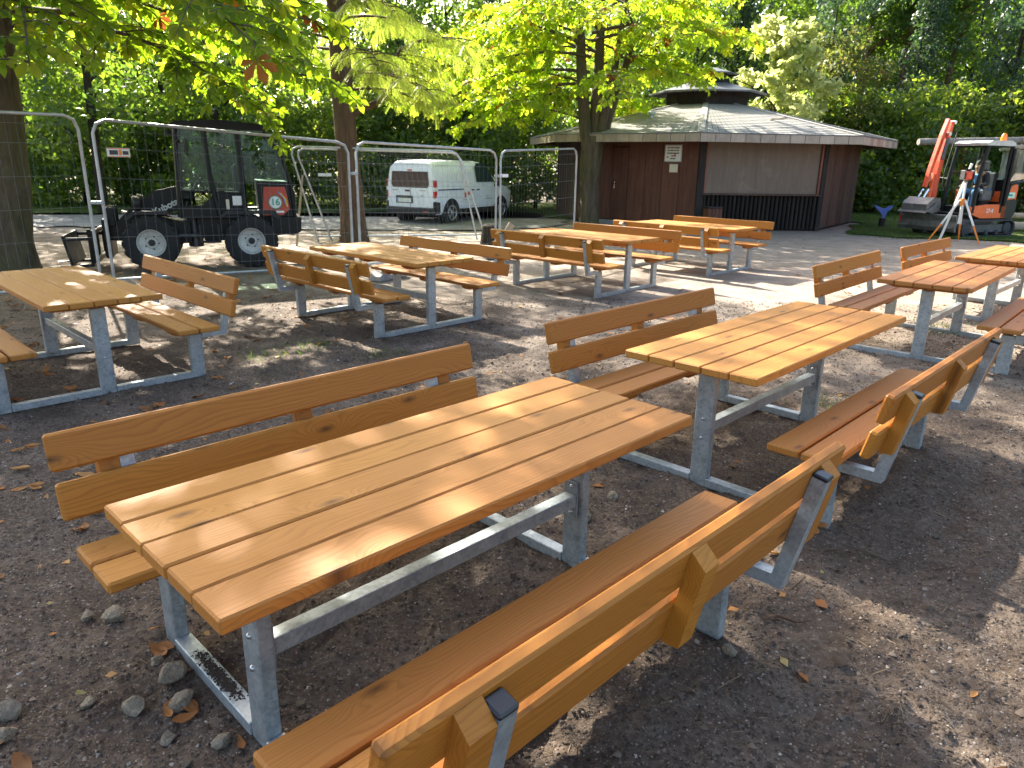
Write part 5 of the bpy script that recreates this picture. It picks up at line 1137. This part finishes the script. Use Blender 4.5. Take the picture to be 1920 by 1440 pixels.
tp = thing('laser_tripod', 'white and orange surveying tripod standing in front of the excavator', 'tripod', (11.12, 18.55, 0))
for (fx, fy) in ((-.56, .22), (.32, .40), (.30, -.52)):
    top, ft = Vector((fx*.10, fy*.10, 1.02)), Vector((fx, fy, 0)); lg = part('leg', MB().tube([top, top.lerp(ft, .60)], .022, 8).tube([top+Vector((.03, .02, 0)), top.lerp(ft, .60)+Vector((.03, .02, 0))], .014, 6), M['white_plain'], tp)
    part('leg_tip', MB().tube([top.lerp(ft, .58), ft], [.024, .016], 8), M['ink_orange'], lg)
part('hub', MB().cyl((0, 0, .90), (0, 0, 1.06), .055, 12).box((.06, 0, 1.0), (.08, .05, .06), .01), M['ink_orange'], tp); part('column', MB().cyl((0, 0, .45), (0, 0, 1.48), .024, 10), M['white_plain'], tp); part('head_plate', MB().cyl((0, 0, 1.47), (0, 0, 1.50), .075, 16), M['black_trim'], tp)
lz = thing('levelling_laser', 'red levelling laser device mounted on top of the surveying tripod', 'laser level', (11.12, 18.55, 1.502))
part('housing', MB().box((0, 0, .11), (.19, .17, .20), .03), M['red_orange'], lz); part('turret', MB().cyl((0, 0, .21), (0, 0, .27), .05, 14), M['glass_dark'], lz); part('frame', MB().box((.11, 0, .12), (.03, .20, .23), .01).box((-.11, 0, .12), (.03, .20, .23), .01), M['black_trim'], lz)
sf = tag(part('levelling_staff', MB().tube([(0, 0, 0), (.17, -.12, .95), (.33, -.22, 1.90)], .030, 8), M['white_plain']), 'white staff leaning against the surveying tripod', 'staff'); sf.location = (10.90, 18.86, 0)

# ------------------------------------------------------------------ play area behind the excavator
sw = thing('pole_frame', 'tall weathered log frame with two posts behind the excavator', 'play frame', (16.9, 26.0, 0))
for x in (-.15, .42, 1.6): part('post', MB().tube([(x, 0, -.1), (x, 0, 2.75)], .085, 10), M['log_grey'], sw, smooth=True)
part('beam', MB().tube([(-3.2, 0, 2.62), (2.6, 0, 2.80)], .11, 10), M['log_grey'], sw, smooth=True); part('beam', MB().tube([(-.5, -.24, 2.46), (2.6, -.24, 2.52)], .105, 10), M['log'], sw, smooth=True)
for i, (z, y, lab) in enumerate(((.44, 22.3, 'upper long peeled log of the low balance beams right of the excavator'), (.16, 21.9, 'lower long peeled log on the ground right of the excavator'))):
    o = tag(part('peeled_log', MB().tube([(0, 0, 0), (1.2, .1, .005), (4.5, .35, 0)], .085 if i == 0 else .13, 12), M['log'], smooth=True, ang=50), lab, 'log'); o.location = (14.05+.35*i, y, z)
o = thing('trestle', 'short log trestle carrying the upper balance log', 'trestle', (16.2, 22.5, 0)); part('post', MB().cyl((0, 0, -.05), (0, 0, .355), .07, 10), M['log_grey'], o); part('post', MB().cyl((-1.75, -.12, -.05), (-1.75, -.12, .355), .07, 10), M['log_grey'], o)
bt = thing('play_figure', 'blue plastic tail shaped play figure on the grass beside the excavator blade', 'play figure', (11.35, 22.9, .16), -.5)
part('tail', MB().prism([(-.27, .50), (-.10, .44), (0, .40), (.12, .47), (.26, .50), (.23, .41), (.13, .33), (.08, .16), (.05, .0), (-.03, 0), (.0, .18), (-.08, .30), (-.20, .41)], -.06, .06, 'y'), M['blue_plastic'], bt, smooth=True); part('stem', MB().cyl((0, 0, -.2), (.02, 0, .12), .09, 12), M['black_trim'], bt)
tc = tag(part('work_gloves', MB().lathe([(0, -.16), (.05, -.15), (.06, 0), (.045, .08), (.07, .14), (.05, .19), (0, .2)], 10).lathe([(0, -.05), (.05, -.03), (.05, .08), (0, .12)], 10, (.09, .05, .16)), M['teal_cloth'], smooth=True), 'teal cloth bundle hanging over the far end of the excavator blade', 'cloth'); tc.matrix_world = Matrix.Translation(EX) @ Matrix.Rotation(EA, 4, 'Z') @ Matrix.Translation((1.44, -.76, .66))
# ------------------------------------------------------------------ stones, fallen leaves, chips, twigs, grass
SPOT = [(-1.18, 2.13, .060, 'large angular grey stone beside the floor rail of the nearest table'), (-1.10, 2.02, .050, 'flat grey stone leaning below the large angular stone by the rail'), (-1.245, 1.985, .046, 'rounded grey stone left of the two stones by the rail'),
        (-1.56, 2.45, .055, 'mossy brown stone farther back beside the bench leg'), (-1.67, 2.47, .040, 'pale stone next to the mossy brown stone'), (-1.66, 1.95, .060, 'large sunlit stone at the lower left corner'), (-1.58, 1.85, .045, 'sunlit pale stone below the large one at the lower left'),
        (-.905, 1.865, .038, 'brown stone near the foot of the nearest table post'), (-1.09, 1.88, .034, 'small grey stone in front of the nearest table'), (-1.28, 2.22, .030, 'dark rough stone behind the large angular stone'), (-1.40, 1.99, .030, 'small brown stone between the leaf and the lower left stones'),
        (.37, 3.40, .060, 'pale stone beside the far post of the nearest table'), (.84, 2.33, .040, 'cream stone under the bench leg at the centre bottom'), (.56, 3.62, .05, 'grey stone half buried between the two nearest tables')]
for i, (x, y, r, lab) in enumerate(SPOT):
    o = link('stone', rock('stone', 40+i, r)); o.location = (x, y, gz(x, y)+r*.30); o.rotation_euler = (0, 0, i*1.3); tag(o, lab, 'stone', 'stones on the soil')
mes = [rock('stone', 80+i, 1.0, .62) for i in range(6)]; R7 = np.random.default_rng(3)
n_s = 0
while n_s < 110:
    y = 1.6+R7.random()**1.6*6.5; x = R7.uniform(-.62*y-.3, .68*y+.2)
    if x < -.1 or R7.random() < .3:
        r = R7.uniform(.009, .022); o = link('stone', mes[n_s % 6]); o.scale = (r, r, r); o.location = (x, y, gz(x, y)+r*.25); o.rotation_euler = (R7.uniform(-.3, .3), R7.uniform(-.3, .3), R7.uniform(0, 6)); tag(o, 'small pale pebble lying on the dark soil', 'stone', 'small pebbles'); n_s += 1
# fallen leaves: curled palmate leaflets
def fallen(seed):
    rg = random.Random(seed); mb = MB(); n = rg.choice((1, 1, 2, 3))
    for k in range(n):
        a = rg.uniform(-.8, .8)+k*.9; L = 1.0*rg.uniform(.75, 1); c1, c2 = rg.uniform(.15, .55), rg.uniform(.1, .35); st = []
        for (u, w) in ((0, .03), (.3, .16), (.62, .24), (.85, .15), (1, .0)):
            zc = c1*(4*(u-.5)**2)*.4; st.append([(u*L, -w*L, zc+c2*w*1.6), (u*L, 0, zc), (u*L, w*L, zc+c2*w*1.6)])
        vs = [Matrix.Rotation(a, 3, 'Z') @ Vector(p) for r_ in st for p in r_]; fs = [(i*3+j, (i+1)*3+j, (i+1)*3+j+1, i*3+j+1) for i in range(4) for j in range(2)]
        mb.add([v+Vector((0, 0, .04*k)) for v in vs], fs)
    me = bpy.data.meshes.new('fallen_leaf'); me.from_pydata(mb.v, [], mb.f); me.polygons.foreach_set('use_smooth', [True]*len(me.polygons)); me.materials.append(M['leaf_fallen'])
    t_ = me.attributes.new('t', 'FLOAT', 'POINT'); v_ = rg.choice((.1, .25, .4, .5, .6, .75, .9, .45)); t_.data.foreach_set('value', [min(1, max(0, v_+rg.uniform(-.06, .06))) for _ in me.vertices]); me.update(); return me
LV = [fallen(i) for i in range(14)]
LSPOT = [(-1.035, 1.98, .085, 'ochre curled leaf beside the stones at the nearest floor rail'), (-.86, 1.885, .07, 'tan leaf lying near the foot of the nearest table post'), (-.385, 2.18, .085, 'upright tan leaf on the dark soil in front of the nearest bench'), (-2.25, 2.67, .085, 'bright orange leaf at the left edge'),
         (-2.68, 3.66, .10, 'brown leaf lying left of the near end of the long backrest'), (-1.66, 1.78, .13, 'long orange leaf in the bottom left corner'), (-1.42, 1.72, .11, 'pale crumpled leaf at the bottom edge on the left'), (1.50, 1.79, .07, 'yellow leaf near the lower right corner'),
         (1.62, 2.10, .055, 'small tan leaf on the soil above the yellow leaf at the lower right'), (-1.15, 1.995, .06, 'narrow brown leaf leaning on the grey stones'), (1.30, 3.05, .10, 'brown leaf in the shadow under the second table')]
for i, (x, y, s_, lab) in enumerate(LSPOT):
    o = link('fallen_leaf', LV[(i*3) % 14]); o.scale = (s_,)*3; o.location = (x, y, gz(x, y)+.006); o.rotation_euler = (R7.uniform(-.25, .25), R7.uniform(-.25, .25), R7.uniform(0, 6)); tag(o, lab, 'leaf', 'dry leaves on the ground')
k = 0
while k < 200:
    y = 2.2+R7.random()**.8*11; x = R7.uniform(-.72*y-.5, .55*y)
    if R7.random() < (.95 if x < -1.2 - .05*y else .14):
        s_ = R7.uniform(.07, .13); o = link('fallen_leaf', LV[k % 14]); o.scale = (s_,)*3; o.location = (x, y, gz(x, y)+.006); o.rotation_euler = (R7.uniform(-.3, .3), R7.uniform(-.3, .3), R7.uniform(0, 6)); tag(o, 'dry orange brown leaf fallen on the trodden soil', 'leaf', 'dry leaves scattered round the tables'); k += 1
# farther and smaller litter reads as one scatter
n = 1500; y = 2+R7.random(n)**.7*20; x = R7.uniform(-.8, .7, n)*y - .15*y; z = gh(x, y)+.008
_o = link('leaf_litter', cloud('leaf_litter', PLAIN[0], PLAIN[1], np.stack([x, y, z], 1), R7.normal(size=(n, 3))*np.array([1, 1, .15]), np.stack([R7.normal(0, .3, n), R7.normal(0, .3, n), np.ones(n)], 1), R7.uniform(.025, .075, n), R7.random(n), M['leaf_fallen'])); _o['kind'] = 'stuff'
# gravel chips: little uneven four-sided crumbs
cv = np.array([(-.5, -.35, 0), (.5, -.25, 0), (.35, .4, 0), (-.4, .35, .05), (.05, .0, .5)]); cf = np.array([(0, 1, 4, 4), (1, 2, 4, 4), (2, 3, 4, 4), (3, 0, 4, 4)]); cf = cf[:, :3]
n = 300000; y = 1.25+R7.random(n)**1.9*8.5; x = R7.uniform(-.72, .78, n)*(y+.5); keep = VN(x, y, 1.4)+VN2(x, y, 4.5)*.6 > -.52; x, y = x[keep], y[keep]; n = len(x); s_ = R7.lognormal(0, .5, n)*.0050*(1+y*.09); z = gh(x, y)-.001
_o = link('gravel_chips', cloud('gravel_chips', cv, cf, np.stack([x, y, z], 1), R7.normal(size=(n, 3))*np.array([1, 1, .2]), np.stack([R7.normal(0, .35, n), R7.normal(0, .35, n), np.ones(n)], 1), s_, np.where(R7.random(n) < .035, R7.uniform(.86, 1, n), R7.beta(1.8, 2.2, n)*.86), M['chip'])); _o['kind'] = 'stuff'
# wood fibre and twigs
tv = np.array([(0, -.02, 0), (0, .02, 0), (1, .016, .03), (1, -.016, .03), (.5, 0, .05)]); tf = np.array([(0, 3, 4), (3, 2, 4), (2, 1, 4), (1, 0, 4)])
n = 26000; y = 1.3+R7.random(n)**1.7*8; x = R7.uniform(-.72, .78, n)*(y+.4); s_ = R7.lognormal(0, .55, n)*.022; z = gh(x, y)+.001
_o = link('twigs', cloud('twigs', tv, tf, np.stack([x, y, z], 1), R7.normal(size=(n, 3))*np.array([1, 1, .12]), np.stack([R7.normal(0, .2, n), R7.normal(0, .2, n), np.ones(n)], 1), s_, R7.random(n)**1.4, M['twig'])); _o['kind'] = 'stuff'
# soil strewn along the nearest floor rail
_A = Matrix.Translation((-.2304, 2.4045, 0)) @ Matrix.Rotation(.7992, 4, 'Z'); n = 900; yy = .16+R7.beta(2, 2, n)*.38; xx = -XP+R7.normal(0, .011, n)
P_ = np.array([tuple(_A @ Vector((a, b, .0415))) for a, b in zip(xx, yy)])
_o = link('spilled_soil', cloud('spilled_soil', cv, cf, P_, R7.normal(size=(n, 3))*np.array([1, 1, .2]), np.stack([R7.normal(0, .3, n), R7.normal(0, .3, n), np.ones(n)], 1), R7.uniform(.003, .010, n), R7.random(n)*.22, M['chip'])); _o['kind'] = 'stuff'
for (x, y, L, rz, r, lab) in ((.62, 3.02, .26, .75, .016, 'dark crooked branch lying on the soil between the nearest table and its bench'), (1.13, 2.52, .19, -.2, .007, 'thin pale twig on the soil behind the nearest bench'), (1.55, 3.1, .16, .5, .006, 'short split twig on the bare soil right of the second bench')):
    o = tag(part('branch', MB().tube([(-L/2, 0, 0), (-L/5, .02, .012), (L/6, -.012, .014), (L/2, .025, .004)], [r, r*.95, r*.8, r*.5], 7), M['bark_dark'] if r > .01 else M['bark_redwood'], smooth=True), lab, 'branch', None); o.location = (x, y, gz(x, y)+r*.8); o.rotation_euler = (0, 0, rz)
# grass
gv = np.array([(0, -.04, 0), (0, .04, 0), (.55, .025, .10), (1, 0, .32), (.55, -.025, .10)]); gf = np.array([(0, 1, 2, 4), (2, 3, 4, 4)])[:, :4]; gf = np.array([(0, 1, 2), (0, 2, 4), (4, 2, 3)])
def blades(name, fn, n, hmin, hmax, m=None):
    x, y = fn(n); n = len(x); P = np.stack([x, y, gh(x, y)+.0], 1); D = np.stack([R7.normal(0, .45, n), R7.normal(0, .45, n), np.ones(n)], 1)
    o = link(name, cloud(name, gv, gf, P, D, R7.normal(size=(n, 3)), R7.uniform(hmin, hmax, n), R7.beta(2, 2.5, n), m or M['grass'])); o['kind'] = 'stuff'
def in_poly(x, y, poly):
    c = np.zeros(len(x), bool); m_ = len(poly)
    for i in range(m_):
        (x0, y0), (x1, y1) = poly[i], poly[(i+1) % m_]; k_ = ((y0 > y) != (y1 > y)) & (x < (x1-x0)*(y-y0)/(y1-y0+1e-12)+x0); c ^= k_
    return c
def lawn_r(n):
    x = R7.uniform(8.6, 21, n); y = R7.uniform(16.8, 31, n); k_ = in_poly(x, y, [(9.0, 20.0), (9.9, 19.0), (11.8, 19.2), (13.2, 18.2), (15, 17.2), (22, 17), (22, 31), (10, 31), (11.3, 25.5), (11.4, 24.2), (10.2, 22.3)]) & (VN(x, y, .8)+VN2(x, y, 2.6)*.7 > -.28); return x[k_], y[k_]
def lawn_l(n):
    x = R7.uniform(-24, 1.8, n); y = R7.uniform(23.5, 31, n); k_ = in_poly(x, y, [(-24, 24.3), (-16, 24.0), (-8, 25.1), (-2, 27.8), (.8, 26.4), (1.1, 21.9), (1.9, 23.6), (1.7, 31), (-24, 31)]); return x[k_], y[k_]
blades('lawn_grass', lawn_r, 60000, .05, .12); blades('verge_grass', lawn_l, 42000, .06, .14)
def tuft(n):
    return 1.27+R7.normal(0, .028, n), 1.98+R7.normal(0, .028, n)
blades('dry_grass_tuft', tuft, 90, .02, .045, M['twig'])
def weeds(n):
    c = np.array([(-1.9, 6.9), (-2.3, 6.5), (4.75, 7.9), (2.55, 5.3), (-1.2, 6.6), (5.0, 8.3)]); i = R7.integers(0, len(c), n); return c[i, 0]+R7.normal(0, .14, n), c[i, 1]+R7.normal(0, .12, n)
blades('weeds', weeds, 420, .03, .10)
